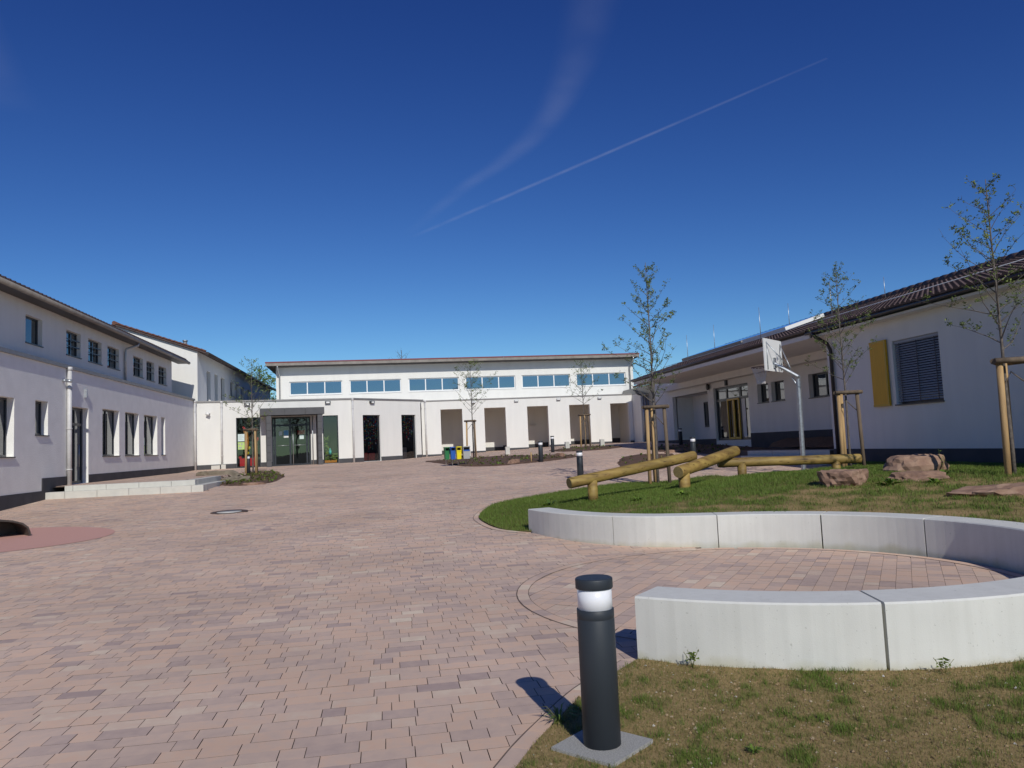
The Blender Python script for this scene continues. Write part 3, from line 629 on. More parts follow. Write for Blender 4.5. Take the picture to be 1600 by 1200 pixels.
# ---- terrace with steps
terr = sheet('terrace', [(-10.79, 26.8), (-6.5, 26.8), (-6.5, 41.2), (-10.79, 41.2)], .8, lambda x, y: np.maximum(zg(x, y), .9) - .028, M['joint'])
tag(terr, 'raised paved terrace along the shaded white school wing')
def step_row(x0, x1, y0, y1, z0, z1, n, off):
    e = [x0] + [x0 + (x1 - x0) * (i + off) / n for i in range(n + 1) if x0 + .2 < x0 + (x1 - x0) * (i + off) / n < x1 - .2] + [x1]
    for a, b in zip(e, e[1:]):
        m = MB(); m.box(a + .006, b - .006, y0, y1, z0, z1); m.build('step_block', M['step'], terr)
def step_col(x0, x1, y0, y1, z0, z1, n):
    for i in range(n):
        a = y0 + (y1 - y0) * i / n; b = y0 + (y1 - y0) * (i + 1) / n; m = MB(); m.box(x0, x1, a + .006, b - .006, z0, z1); m.build('step_block', M['step'], terr)
step_row(-10.78, -5.99, 26.28, 26.63, .42, .735, 5, .6); step_row(-10.35, -6.33, 26.632, 27.0, .5, .905, 4, .25)
step_col(-6.328, -5.992, 26.64, 29.9, .42, .735, 3); step_col(-6.68, -6.332, 27.006, 30.6, .5, .905, 3)

# ================================================================== buildings
def slab_roof(mb, pts_bottom, th):  # quad footprint with heights, thickened upwards
    mb.hexa([tuple(p) for p in pts_bottom] + [(p[0], p[1], p[2] + th) for p in pts_bottom])

# ---- left school wing (long shaded wall, ground floor with parapet and set back upper floor)
left = empty('school_wing', (-10.8, 30, .9), 'long two storey white school wing in grazing light along the left side of the courtyard', 'school building')
LX = -10.8
LF = Frame((LX, 0), (LX, 100)); LF.n = Vector((1, 0))
ops = [(22.3, 24.25, 1.9, 3.63), (25.6, 26.5, 2.57, 3.66), (28.35, 29.86, .91, 3.62), (31.25, 33.1, 1.87, 3.7), (33.8, 35.6, 1.87, 3.7), (36.3, 38.3, 1.87, 3.7), (38.95, 39.6, 1.87, 3.7), (19.4, 21.3, 1.9, 3.63), (15.8, 18.0, 1.9, 3.63)]
m = MB(); wall_faces(m, LF, 12, 45.4, .2, 4.9, ops, .26)
m.box(-11.5, LX - .27, 12, 45.4, 4.6, 4.88)           # flat roof strip behind the parapet
m.quad((-24, 12, .1), (LX, 12, .1), (LX, 12, 4.9), (-24, 12, 4.9))
m.build('wall', M['rough_stucco'], left)
for i, (a, b) in enumerate([(12, 26.07), (26.07, 28.35), (29.86, 45.39)]): m = MB(); LF.box(m, a + .001, b - .001, -.1, .022, .2, .8 if i == 0 else 1.2); m.build('plinth', M['plinth'], left)
m = MB(); LF.box(m, 11.9, 45.3, -.5, .075, 4.9, 5.02); m.build('coping', M['coping'], left)
for i, op in enumerate(ops):
    if i == 2:
        d = window(LF, op, left, mull=(.52,), trans=(.78,), name='door', rec=.2, fw=.09, sill=False)
        g = MB(); g.tube([LF.p(29.35, -.13, 1.5), LF.p(29.35, -.13, 2.3)], .018, 8); sub(g, 'handle', M['galv'], d)
    else: window(LF, op, left, mull=(.5,) if op[1] - op[0] > 1.2 else (), rec=.2)
UF = Frame((-11.4, 0), (-11.4, 100)); UF.n = Vector((1, 0))
uops = [(26.3, 27.5, 5.61, 6.52), (29.45, 30.75, 5.61, 6.52), (31.5, 32.9, 5.6, 6.5), (33.55, 34.95, 5.6, 6.5), (36.8, 38.2, 5.57, 6.48), (38.75, 40.0, 5.55, 6.48), (40.7, 42.1, 5.53, 6.45), (23.2, 24.0, 5.61, 6.52)][:7]
m = MB(); wall_faces(m, UF, 22.3, 43.1, 4.7, 7.0, uops, .2)
m.quad((-22, 22.3, 4.7), (-11.4, 22.3, 4.7), (-11.4, 22.3, 7.0), (-22, 22.3, 9.8)); m.quad((-11.4, 43.1, 4.7), (-22, 43.1, 4.7), (-22, 43.1, 9.8), (-11.4, 43.1, 7.0)); m.quad((-22, 22.3, 4.7), (-22, 43.1, 4.7), (-22, 43.1, 9.8), (-22, 22.3, 9.8))
m.build('upper_wall', M['stucco'], left)
for i, op in enumerate(uops): window(UF, op, left, mull=(.55,) if i else (), rec=.14, fw=.055, bars=(5.95, 6.2) if i else ())
m = MB(); slab_roof(m, [(-10.85, 22.2, 7.0), (-10.85, 44.3, 7.0), (-22, 44.3, 10.4), (-22, 22.2, 10.4)], .12); rf = m.build('roof', M['tile'], left)
g = MB()
for k in range(73): y = 22.25 + k * .3; g.tube([(-10.84, y, 7.11), (-11.6, y, 7.34)], .05, 8)
o = sub(g, 'roof_tiles', M['tile'], rf); o['kind'] = 'stuff'
m = MB(); m.box(-11.38, -10.86, 22.2, 44.3, 6.93, 6.99); m.build('soffit', M['browngutter'], left)
m = MB(); m.tube([(-10.82, 22.2, 6.98), (-10.82, 44.4, 6.98)], .085, 10); m.build('gutter', M['fascia'], left)
downpipe(left, LX + .09, 27.95, .9, 4.95, .075, 'whitepipe'); downpipe(left, LX + .09, 45.15, .95, 4.9, .06, 'whitepipe')
m = MB(); m.tube([(-10.84, 35.75, 6.92), (-10.86, 35.72, 6.78), (-11.3, 35.55, 6.6), (-11.33, 35.52, 6.45), (-11.33, 35.52, 5.03)], .05, 10); m.build('downpipe', M['zinc'], left)
m = MB(); LF.box(m, 29.45, 29.53, .002, .09, 4.0, 4.32); m.build('wall_lamp', M['galv'], left)
m = MB(); m.tube([LF.p(27.6, .0, 4.45), LF.p(27.6, .12, 4.45)], .05, 8); m.tube([LF.p(27.6, .12, 4.45), LF.p(27.6, .3, 4.42)], .06, 10); m.build('floodlight', M['galv'], left)

# ---- gable building behind
gab = empty('gable_building', (-15.2, 55, 1), 'white gabled building with brown tiled roof behind the entrance wing', 'school building')
GXr = -10.75
GF = Frame((GXr, 0), (GXr, 100)); GF.n = Vector((1, 0))
gops = [(48.3, 49.3, 4.95, 6.96), (50.4, 51.35, 4.95, 6.96), (52.3, 53.5, 4.95, 6.94), (55.4, 56.8, 5.94, 6.93), (57.5, 58.7, 5.94, 6.92), (59.5, 60.8, 5.94, 6.9), (62.0, 63.2, 5.94, 6.9)]
m = MB(); wall_faces(m, GF, 46, 74, .5, 7.86, gops, .3)
m.add([(-19.65, 46, .5), (GXr, 46, .5), (GXr, 46, 7.86), (-15.2, 46, 9.42), (-19.65, 46, 7.86)], [(0, 1, 2, 3, 4)]); m.add([(-19.65, 74, .5), (GXr, 74, .5), (GXr, 74, 7.86), (-15.2, 74, 9.42), (-19.65, 74, 7.86)], [(4, 3, 2, 1, 0)])
m.quad((-19.65, 74, .5), (-19.65, 46, .5), (-19.65, 46, 7.86), (-19.65, 74, 7.86)); m.build('wall', M['stucco'], gab)
for op in gops: window(GF, op, gab, rec=.2, fw=.08)
m = MB()
for sgn in (1, -1):
    xe = -15.2 + sgn * 5.0; slab_roof(m, [(-15.2, 45.8, 9.44), (xe, 45.8, 7.69), (xe, 74.2, 7.69), (-15.2, 74.2, 9.44)] if sgn > 0 else [(xe, 45.8, 7.69), (-15.2, 45.8, 9.44), (-15.2, 74.2, 9.44), (xe, 74.2, 7.69)], .11)
rf = m.build('roof', M['tile'], gab)
g = MB(); g.tube([(-15.2, 45.75, 9.57), (-15.2, 74.2, 9.57)], .12, 10); sub(g, 'ridge_cap', M['terracotta'], rf)
g = MB()
for k in range(17): t0 = k / 17; t1 = (k + .96) / 17; g.tube([(-15.2 + 5 * t0, 45.8, 9.60 - 1.75 * t0), (-15.2 + 5 * t1, 45.8, 9.57 - 1.75 * t1)], .055, 6)
o = sub(g, 'verge_tiles', M['terracotta'], rf); o['kind'] = 'stuff'
g = MB(); g.tube([(-12.9, 52, 8.5), (-12.9, 52, 9.35)], .13, 12); g.tube([(-12.9, 52, 9.35), (-12.9, 52, 9.42)], .17, 12); sub(g, 'vent_pipe', M['galv'], rf)
m = MB(); m.tube([(-10.13, 45.8, 7.7), (-10.13, 74.2, 7.7)], .09, 10); m.build('gutter', M['browngutter'], gab)

# ---- entrance wing (two straight facades with a kink)
ent = empty('entrance_wing', (-4, 46, .95), 'low white flat roofed entrance wing with dark glass doors under a slate canopy', 'school building')
E1 = Frame((-10.9, 45.4), (-1.97, 46.9)); E2 = Frame((-1.97, 46.9), (2.3, 50.65))
e1ops = [(2.33, 3.67, .95, 3.87), (4.30, 6.53, .95, 3.85), (7.24, 8.15, .96, 3.86)]; e2ops = [(.75, 2.15, .97, 3.85), (3.95, 5.22, .97, 3.87)]
m = MB(); wall_faces(m, E1, 0, E1.len, .5, 4.8, e1ops, .3); wall_faces(m, E2, 0, E2.len, .5, 4.8, e2ops, .3)
m.add([(-10.9, 45.4, 4.70), (-1.97, 46.9, 4.70), (2.3, 50.65, 4.70), (2.3, 55, 4.70), (-10.7, 55, 4.70)], [(0, 1, 2, 3, 4)])
m.quad((2.3, 50.65, .5), (2.3, 52, .5), (2.3, 52, 4.8), (2.3, 50.65, 4.8)); m.build('wall', M['stucco'], ent)
for fr, segs in ((E1, [(.08, 2.33), (3.67, 4.30), (6.53, 7.24), (8.15, E1.len)]), (E2, [(0.01, .75), (2.15, 3.95), (5.22, E2.len)])):
    for a, b in segs: m = MB(); fr.box(m, a + .002, b - .002, -.1, .02, .6, 1.22); m.build('plinth', M['plinth'], ent)
m = MB(); E1.box(m, -.02, E1.len + .01, -.35, .06, 4.8, 4.89); E2.box(m, -.0, E2.len + .25, -.35, .062, 4.803, 4.893); m.build('coping', M['coping'], ent)
# rooms behind the glass
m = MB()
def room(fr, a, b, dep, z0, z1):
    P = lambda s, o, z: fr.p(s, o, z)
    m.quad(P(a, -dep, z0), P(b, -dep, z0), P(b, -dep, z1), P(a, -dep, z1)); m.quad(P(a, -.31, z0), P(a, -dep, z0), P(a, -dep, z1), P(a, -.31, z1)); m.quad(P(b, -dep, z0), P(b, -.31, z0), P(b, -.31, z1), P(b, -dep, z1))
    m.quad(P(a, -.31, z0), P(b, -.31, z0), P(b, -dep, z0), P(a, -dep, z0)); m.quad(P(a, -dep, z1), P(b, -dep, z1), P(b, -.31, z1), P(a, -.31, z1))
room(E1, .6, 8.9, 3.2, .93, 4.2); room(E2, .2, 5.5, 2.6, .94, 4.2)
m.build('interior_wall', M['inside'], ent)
wl = window(E1, e1ops[0], ent, glass='clear', fw=.05, rec=.1, sill=True, sillmat='white')
wr = window(E1, e1ops[2], ent, glass='clear', fw=.05, rec=.1, sill=True, sillmat='white')
w1 = window(E2, e2ops[0], ent, glass='clear', fw=.05, rec=.1, sill=True, sillmat='white')
w2 = window(E2, e2ops[1], ent, glass='clear', fw=.05, rec=.1, sill=True, sillmat='white')
d = window(E1, e1ops[1], ent, glass='clear', mull=(.08, .47, .9), trans=(.83,), fw=.10, rec=.12, sill=False, name='door')
g = MB(); g.tube([E1.p(5.5, .02, 1.0), E1.p(5.5, .02, 3.3)], .022, 8)
for s0, s1 in ((4.62, 5.25), (5.55, 6.2)): g.tube([E1.p(s0, -.02, 2.15), E1.p(s1, -.02, 2.15)], .018, 8)
sub(g, 'handle', M['galv'], d)
def poster(fr, a, b, z0, z1, mat, part, o=-.115):
    g = MB(); fr.box(g, a, b, o, o + .006, z0, z1); return sub(g, 'poster', M[mat], part)
poster(E1, 4.98, 5.25, 2.75, 3.05, 'photo', d); poster(E1, 4.98, 5.25, 2.62, 2.74, 'white', d); poster(E1, 4.72, 4.9, 2.75, 3.0, 'greyp' if 'greyp' in M else 'paper', d)
poster(E1, 5.88, 6.13, 2.5, 2.74, 'paper', d); poster(E1, 5.78, 6.2, 2.78, 3.02, 'red', d, -.16)
# notices on the left window
for (a, b, z0, z1, mt) in ((2.42, 2.78, 2.50, 2.92, 'paper'), (2.42, 2.78, 2.02, 2.45, 'lime')):
    pp = poster(E1, a, b, z0, z1, mt, wl, -.09)
g = MB()
for k in range(5): E1.box(g, 2.46, 2.46 + .2 + .05 * (k % 3), -.084, -.083, 2.84 - k * .06, 2.855 - k * .06)
E1.box(g, 2.45, 2.53, -.084, -.083, 2.28, 2.36); E1.box(g, 2.6, 2.66, -.084, -.083, 2.27, 2.4); E1.box(g, 2.46, 2.62, -.084, -.083, 2.08, 2.18)
sub(g, 'poster_print', M['bingrey'], wl)
# paper figure and red toys inside the left window
g = MB(); g.tube([E1.p(2.72, -.3, 3.25), E1.p(2.86, -.3, 3.0), E1.p(2.9, -.3, 2.4), E1.p(2.85, -.3, 1.6)], [.03, .12, .14, .05], 8); sub(g, 'window_decoration', M['orange'], wl)
g = MB(); g.tube([E1.p(2.7, -.25, 3.35), E1.p(2.84, -.25, 3.15), E1.p(2.9, -.25, 2.9)], [.04, .09, .05], 8); g.tube([E1.p(3.5, -.25, 2.7), E1.p(3.5, -.25, 2.5)], .06, 8)
E1.box(g, 2.5, 3.4, -.6, -.25, 1.05, 1.5); E1.box(g, 2.45, 2.6, -.5, -.25, 1.5, 1.62); E1.box(g, 3.3, 3.42, -.5, -.25, 1.5, 1.6); sub(g, 'window_decoration', M['red'], wl)
g = MB()
for k, (s, z, r) in enumerate(((2.95, 2.45, .1), (3.0, 2.1, .12), (2.95, 1.8, .1))): g.lathe([(.0, -r), (r * .8, -r * .5), (r, 0), (r * .8, r * .5), (0, r)], E1.p(s, -.45, z), 10)
sub(g, 'window_decoration', M['binyellow'], wl)
# plants inside the right window
g = MB(); R = random.Random(8)
for k in range(90):
    s = R.uniform(7.32, 8.1); z = R.uniform(1.1, 1.55) if R.random() < .7 else R.uniform(1.5, 2.6); s = s if z < 1.55 else R.uniform(7.3, 7.62); o = R.uniform(-.5, -.25); a = R.uniform(.04, .09); t = R.uniform(-1, 1) * a
    g.quad(E1.p(s - a, o, z), E1.p(s + t, o + .03, z - a * .6), E1.p(s + a, o, z + t), E1.p(s + t * .5, o - .03, z + a), tint=R.random())
sub(g, 'house_plant', M['lush'], wr, tint=True)
g = MB(); E1.box(g, 7.34, 8.05, -.55, -.3, 1.0, 1.16); sub(g, 'flower_box', M['orange'], wr)
g = MB(); g.lathe([(.09, 0), (.1, .2), (.05, .3), (.04, .38)], E1.p(7.66, -.22, 1.5), 10); sub(g, 'bird_figure', M['cyan'], wr)
# bead garlands in the two slim windows
for fr, op, w, rows in ((E2, e2ops[0], w1, 9), (E2, e2ops[1], w2, 8)):
    R = random.Random(int(op[0] * 10)); gs = {k: MB() for k in ('red', 'cyan', 'lime', 'orange', 'blue', 'white')}; ks = list(gs)
    for i in range(rows):
        s = op[0] + .12 + (op[1] - op[0] - .24) * i / (rows - 1); zz = op[3] - .12; ln = R.uniform(1.2, 2.3) if fr is E2 and op[0] < 1 else (1.7 - abs(i - rows / 2) * .18)
        while zz > op[3] - ln:
            k = R.choice(ks); r = R.uniform(.026, .05); gs[k].lathe([(0, -r), (r, 0), (0, r)], fr.p(s + R.uniform(-.02, .02), -.17, zz), 6); zz -= R.uniform(.06, .13)
    for k in ks: sub(gs[k], 'garland', M[k], w)['kind'] = 'stuff'
g = MB(); E2.box(g, .85, 1.3, -.5, -.28, 1.03, 1.5); E2.box(g, 1.4, 1.9, -.55, -.3, 1.03, 1.48); sub(g, 'armchair', M['red'], w1)
g = MB(); E2.box(g, 4.2, 4.6, -.6, -.3, 1.03, 1.75); sub(g, 'cabinet', M['coping'], w2)
# canopy: two clad pillars and a beam, panel by panel
m = MB(); CB = 1.55
E1.box(m, 3.98, 4.24, .45, CB - .012, .8, 3.86); E1.box(m, 6.83, 7.06, .45, CB - .012, .8, 3.86); E1.box(m, 3.66, 7.21, .02, CB - .012, 3.9, 4.27)
can = m.build('canopy', M['black'], ent)
def clad(a, b, z0, z1, o, face):
    g = MB()
    if face == 'f': E1.box(g, a + .008, b - .008, o, o + .012, z0 + .009, z1 - .009)
    elif face == 'l': E1.box(g, o - .012, o, a + .008, b - .008, z0 + .009, z1 - .009)
    sub(g, 'cladding_panel', M['slatepanel'], can)
for a, b in ((3.97, 4.25), (6.82, 7.07)):
    for k in range(7): z0 = .92 + k * .42; clad(a, b, z0, min(z0 + .42, 3.87), CB - .012, 'f'); clad(.46, 1.0, z0, min(z0 + .42, 3.87), a, 'l'); clad(1.0, CB - .012, z0, min(z0 + .42, 3.87), a, 'l')
for a, b in ((3.64, 5.0), (5.0, 6.14), (6.14, 7.22)): clad(a, b, 3.88, 4.30, CB - .012, 'f')
clad(.02, .8, 3.88, 4.30, 3.655, 'l'); clad(.8, CB - .012, 3.88, 4.30, 3.655, 'l')
g = MB(); g.tube([E1.p(6.62, .25, .95), E1.p(6.62, .25, 3.86)], .03, 8); sub(g, 'canopy_post', M['galv'], can)
downpipe(ent, *E1.p(1.55, .07, 0)[:2], 1.2, 4.86, .06, 'whitepipe'); downpipe(ent, *E1.p(E1.len - .02, .09, 0)[:2], .93, 4.86, .06, 'whitepipe')
for fr, s in ((E1, 7.56), (E2, 1.46), (E1, 2.95)):
    m = MB(); fr.box(m, s - .16, s + .16, .002, .16, 4.58, 4.72); l_ = m.build('wall_lamp', M['darkframe'], ent)
    g = MB(); fr.box(g, s - .1, s + .1, .161, .17, 4.59, 4.69); sub(g, 'lamp_glass', M['white'], l_)
m = MB(); m.tube([E1.p(.82, .0, 4.14), E1.p(.82, .12, 4.14)], .05, 8); m.tube([E1.p(.72, .2, 4.16), E1.p(.92, .24, 4.1)], .09, 10); cm = m.build('security_camera', M['white'], ent)
g = MB(); g.tube([E1.p(.915, .238, 4.10), E1.p(.93, .242, 4.096)], .06, 10); sub(g, 'lens', M['black'], cm)
m = MB(); E1.box(m, .98, 1.44, .03, .4, .7, 1.17); E1.box(m, 1.5, 1.75, .03, .25, .7, 1.2); m.build('light_well', M['step'], ent)

# ---- hall with arcade
hall = empty('assembly_hall', (6, 55, 1), 'white hall with a strip of high blue windows above an open arcade of five bays', 'school building')
AF = Frame((2.4, 51.5), (17.4, 51.5)); aops = [(1.30 + 3.02 * k, 2.79 + 3.02 * k, .6, 4.22) for k in range(5)]; aops[4] = (13.36, 14.72, .6, 4.22)
m = MB(); wall_faces(m, AF, 0, 15.0, .6, 4.8, aops, .35)
for a, b, _, _ in aops: pass
ss = [0] + [v for o in aops for v in o[:2]] + [15.0]
m.quad(AF.p(0, -.35, 4.22), AF.p(15, -.35, 4.22), AF.p(15, -.35, 4.8), AF.p(0, -.35, 4.8))
for i in range(0, len(ss), 2): m.quad(AF.p(ss[i + 1], -.35, .6), AF.p(ss[i], -.35, .6), AF.p(ss[i], -.35, 4.22), AF.p(ss[i + 1], -.35, 4.22))
m.quad(AF.p(0, -.35, 4.3), AF.p(15, -.35, 4.3), AF.p(15, -3.3, 4.3), AF.p(0, -3.3, 4.3)); m.quad(AF.p(0, 0, 4.78), AF.p(15, 0, 4.78), AF.p(15, -3.3, 4.78), AF.p(0, -3.3, 4.78))
m.quad(AF.p(0, 0, .6), AF.p(0, -3.3, .6), AF.p(0, -3.3, 4.8), AF.p(0, 0, 4.8)); m.quad(AF.p(15, -3.3, .6), AF.p(15, 0, .6), AF.p(15, 0, 4.8), AF.p(15, -3.3, 4.8))
m.build('arcade_wall', M['stucco'], hall)
for a, b in zip(ss[::2], ss[1::2]):
    x = 2.4 + (a + b) / 2; m = MB(); AF.box(m, a + .002, b - .002, -.3, .012, .6, Z(x, 51.5) + .13); m.build('plinth', M['plinth'], hall)
m = MB(); AF.box(m, -.05, 15.0, -.35, .05, 4.8, 4.87); m.build('coping', M['coping'], hall)
HF = Frame((-7.55, 54.8), (18.72, 54.8)); hops = []
for a, b in ((-6.66, -3.0), (-2.49, 1.17), (1.7, 5.38), (5.85, 9.58), (10.07, 13.77), (14.24, 18.12)): hops.append((a + 7.55, b + 7.55, 5.77, 6.73))
m = MB(); wall_faces(m, HF, 0, HF.len, .6, 7.86, hops, .2)
for x in (-7.55, 18.72): m.quad((x, 54.8, .6), (x, 76, .6), (x, 76, 7.86), (x, 54.8, 7.86))
m.quad((-7.55, 76, .6), (18.72, 76, .6), (18.72, 76, 7.86), (-7.55, 76, 7.86)); m.build('wall', M['stucco'], hall)
for k in range(5):
    m = MB(); a = 2.45 + 3.0 * k; z = 1.40 + .03 * k * 3.02; m.box(a, a + 2.99, 54.76, 54.79, .6, z); m.build('plinth', M['plinth'], hall)
for op in hops: window(HF, op, hall, mull=(.335, .665), fw=.075, rec=.1, frame='whiteframe', glass='coated', sillmat='whiteframe')
m = MB(); slab_roof(m, [(-8.1, 54.05, 7.78), (18.95, 54.05, 7.78), (18.95, 76.5, 7.2), (-8.1, 76.5, 7.2)], .2); rf = m.build('roof', M['browngutter'], hall)
g = MB(); g.box(-8.15, 19.0, 53.88, 54.5, 7.995, 8.075); sub(g, 'roof_edge', M['redtrim'], rf)
m = MB(); m.box(-8.12, 18.97, 53.9, 54.04, 7.80, 7.99); gu = m.build('gutter', M['fascia'], hall)
for x in (-5.6, -.5, 4.6, 8.6, 12.6): 
    g = MB(); g.box(x, x + .04, 53.88, 53.95, 7.97, 8.06); sub(g, 'gutter_bracket', M['zinc'], gu)
m = MB(); m.tube([(-7.35, 53.98, 7.8), (-7.35, 54.1, 7.6), (-7.32, 54.6, 7.25), (-7.3, 54.7, 7.1), (-7.3, 54.7, 4.8)], .055, 10); m.build('downpipe', M['zinc'], hall)
m = MB(); m.tube([(18.55, 53.98, 7.8), (18.5, 54.1, 7.5), (18.45, 54.6, 7.15), (18.42, 54.7, 7.0), (18.42, 54.7, 4.85)], .055, 10); m.build('downpipe', M['zinc'], hall)
downpipe(hall, *AF.p(.27, .08, 0)[:2], 1.0, 4.86, .06, 'whitepipe')
for s in (3.57, 6.59, 9.61, 12.6):
    m = MB(); AF.box(m, s - .14, s + .14, .002, .13, 4.58, 4.70); l_ = m.build('wall_lamp', M['zinc'], hall)
    g = MB(); AF.box(g, s - .11, s + .11, .131, .138, 4.6, 4.68); sub(g, 'lamp_glass', M['white'], l_)
m = MB(); m.lathe([(0, -.015), (.22, -.01), (.22, .01), (0, .015)], (10.75, 54.72, 3.0), 16); m.build('wall_clock', M['whitewood'], hall)
m = MB(); m.tube([(12.15, 54.6, 1.3), (12.15, 54.6, 4.29)], .08, 10); m.tube([(12.4, 52.0, 1.3), (12.4, 52.0, 2.0)], .06, 8); m.build('steel_column', M['zinc'], hall)
# side wall and pipes closing the arcade on the right
m = MB(); m.box(17.42, 17.72, 49.7, 54.7, .6, 4.75); m.build('side_wall', M['stucco'], hall)
for k in range(4): downpipe(hall, 17.5 + k * .14, 49.45 - k * .12, 1.3, 4.7, .055, 'zinc')
m = MB(); slab_roof(m, [(17.0, 43.2, 5.15), (20.5, 43.2, 6.3), (20.5, 50.0, 6.3), (17.0, 50.0, 5.15)], .12); m.build('link_roof', M['terracotta'], hall)
m = MB(); m.tube([(18.4, 54.6, 5.3), (17.9, 52.5, 5.2), (17.4, 50.2, 4.75), (17.5, 49.5, 4.6)], .07, 10); m.build('drain_pipe', M['browngutter'], hall)
m = MB(); m.box(17.8, 18.0, 43.05, 54.7, .6, 5.3); m.build('passage_wall', M['coping'], hall)

# ---- right building: solid wing near the lawn, deep roofed loggia beyond, one long tiled roof
rgt = empty('tiled_building', (14, 25, .7), 'long white single storey building with brown tiled roof and shaded loggia on the right', 'school building')
RX = 13.5
RF = Frame((RX, 21.15), (RX, 0)); RF.n = Vector((-1, 0))     # s = 21.15 - y
rops = [(21.15 - 18.12, 21.15 - 16.39, 2.22, 3.92), (21.15 - 11.0, 21.15 - 9.2, 2.22, 3.92)]
m = MB(); wall_faces(m, RF, 0, 16.15, .3, 4.52, rops, .2)
m.quad((24, 21.15, .3), (RX, 21.15, .3), (RX, 21.15, 4.52), (24, 21.15, 4.52)); m.quad((RX, 5, .3), (24, 5, .3), (24, 5, 4.52), (RX, 5, 4.52))
m.add([(RX, 5, 4.52), (24, 5, 4.52), (18.6, 5, 6.2)], [(0, 1, 2)]); m.build('wall', M['stucco'], rgt)
m = MB(); RF.box(m, 0.0, 16.2, -.1, .02, .3, 1.04); m.box(RX + .01, 16.2, 21.14, 21.17, .3, 1.04); m.build('plinth', M['plinth'], rgt)
w = window(RF, rops[0], rgt, rec=.17, sillmat='darkframe')
bl = MB(); a, b, c, dd = rops[0]
RF.box(bl, a + .01, b - .01, -.12, -.04, dd - .08, dd - .005); blo = bl.build('blind', M['blind'], rgt)
g0 = MB(); RF.box(g0, a + .02, b - .02, -.004, .004, -.036, .0); 
zz = c + .06; sl_me = None; k = 0
while zz < dd - .1:
    g = MB(); P = RF.p
    g.hexa([P(a + .02, -.060, zz), P(b - .02, -.060, zz), P(b - .02, -.066, zz), P(a + .02, -.066, zz), P(a + .02, -.092, zz + .047), P(b - .02, -.092, zz + .047), P(b - .02, -.098, zz + .047), P(a + .02, -.098, zz + .047)])
    sub(g, 'slat', M['blind'], blo); zz += .064
g = MB()
for q in (.12, .5, .88): s = a + (b - a) * q; RF.box(g, s - .012, s + .012, -.05, -.044, c + .03, dd - .06)
sub(g, 'blind_tape', M['darkframe'], blo)
window(RF, rops[1], rgt, mull=(.5,), rec=.17)
m = MB(); RF.box(m, 21.15 - 18.98, 21.15 - 18.3, .025, .07, 2.2, 4.0); sh = m.build('shutter', M['yellow'], rgt)
g = MB(); RF.box(g, 21.15 - 18.36, 21.15 - 18.3, .071, .085, 2.2, 4.0); RF.box(g, 21.15 - 18.98, 21.15 - 18.361, .071, .083, 3.95, 4.0); RF.box(g, 21.15 - 18.98, 21.15 - 18.361, .071, .083, 2.2, 2.25); sub(g, 'shutter_frame', M['yellowframe'], sh)
# loggia
LGX = 16.0
GFr = Frame((LGX, 43), (LGX, 21.15)); GFr.n = Vector((-1, 0))   # s = 43 - y
lo = [(43 - 34.9, 43 - 31.3, 1.36, 3.92), (43 - 30.45, 43 - 29.5, 2.93, 3.74), (43 - 29.25, 43 - 28.2, 2.93, 3.74), (43 - 26.4, 43 - 24.6, 2.88, 3.78), (43 - 40.3, 43 - 35.6, .9, 3.86)]
m = MB(); wall_faces(m, GFr, 0, 21.85, .5, 4.5, lo, .25)
m.quad((17.2, 40.3, .9), (17.2, 35.6, .9), (17.2, 35.6, 3.86), (17.2, 40.3, 3.86)); m.quad((16, 40.3, 3.86), (16, 35.6, 3.86), (17.2, 35.6, 3.86), (17.2, 40.3, 3.86))
m.quad((16.2, 35.6, .9), (17.2, 35.6, .9), (17.2, 35.6, 3.86), (16.2, 35.6, 3.86)); m.quad((16.2, 40.3, .9), (17.2, 40.3, .9), (17.2, 40.3, 3.86), (16.2, 40.3, 3.86)); m.build('loggia_wall', M['stucco'], rgt)
m = MB(); GFr.box(m, .1, lo[0][0] - .002, -.1, .02, .5, 1.45); GFr.box(m, lo[0][1] + .002, 21.8, -.1, .02, .5, 1.65); m.build('plinth', M['plinth'], rgt)
d = window(GFr, lo[0], rgt, mull=(.33, .72), trans=(.76,), fw=.12, rec=.12, sill=False, name='door')
g = MB()
for s0, s1 in ((lo[0][0] + 1.28, lo[0][0] + 1.92), (lo[0][0] + 1.94, lo[0][0] + 2.5)):
    for aa, bb, z0, z1 in ((s0, s0 + .07, 1.4, 3.3), (s1 - .07, s1, 1.4, 3.3), (s0 + .07, s1 - .07, 3.23, 3.3), (s0 + .07, s1 - .07, 1.4, 1.5)): GFr.box(g, aa, bb, -.11, -.06, z0, z1)
sub(g, 'door_leaf', M['yellowframe'], d)
g = MB(); GFr.box(g, lo[0][0] + 2.62, lo[0][0] + 3.0, -.13, -.125, 1.5, 3.25); sub(g, 'door_curtain', M['whitewood'], d)
for op in lo[1:4]: window(GFr, op, rgt, mull=(.5,) if op[1] - op[0] > 1.5 else (), rec=.18)
RW = Frame((17.2, 43), (17.2, 21)); RW.n = Vector((-1, 0)); window(RW, (4.3, 5.9, 2.12, 3.45), rgt, rec=-.07)
m = MB(); m.quad((13.1, 21.2, 4.5), (16.2, 21.2, 4.5), (16.2, 38.2, 4.5), (13.1, 38.2, 4.5)); m.box(15.55, 15.95, 21.2, 41, 4.2, 4.498); m.build('soffit', M['stucco'], rgt)
m = MB(); m.box(16.02, 16.4, 38.45, 43.04, 4.51, 5.2); m.build('end_wall', M['stucco'], rgt)
m = MB(); m.box(13.06, 13.11, 21.3, 38.2, 4.48, 4.69); m.build('fascia_board', M['whitewood'], rgt)
m = MB(); m.box(13.12, 13.49, 5, 21.25, 4.50, 4.56); m.build('near_soffit', M['stucco'], rgt)
SL = .306
def roofz(x): return 4.72 + (x - 13.05) * SL
m = MB()
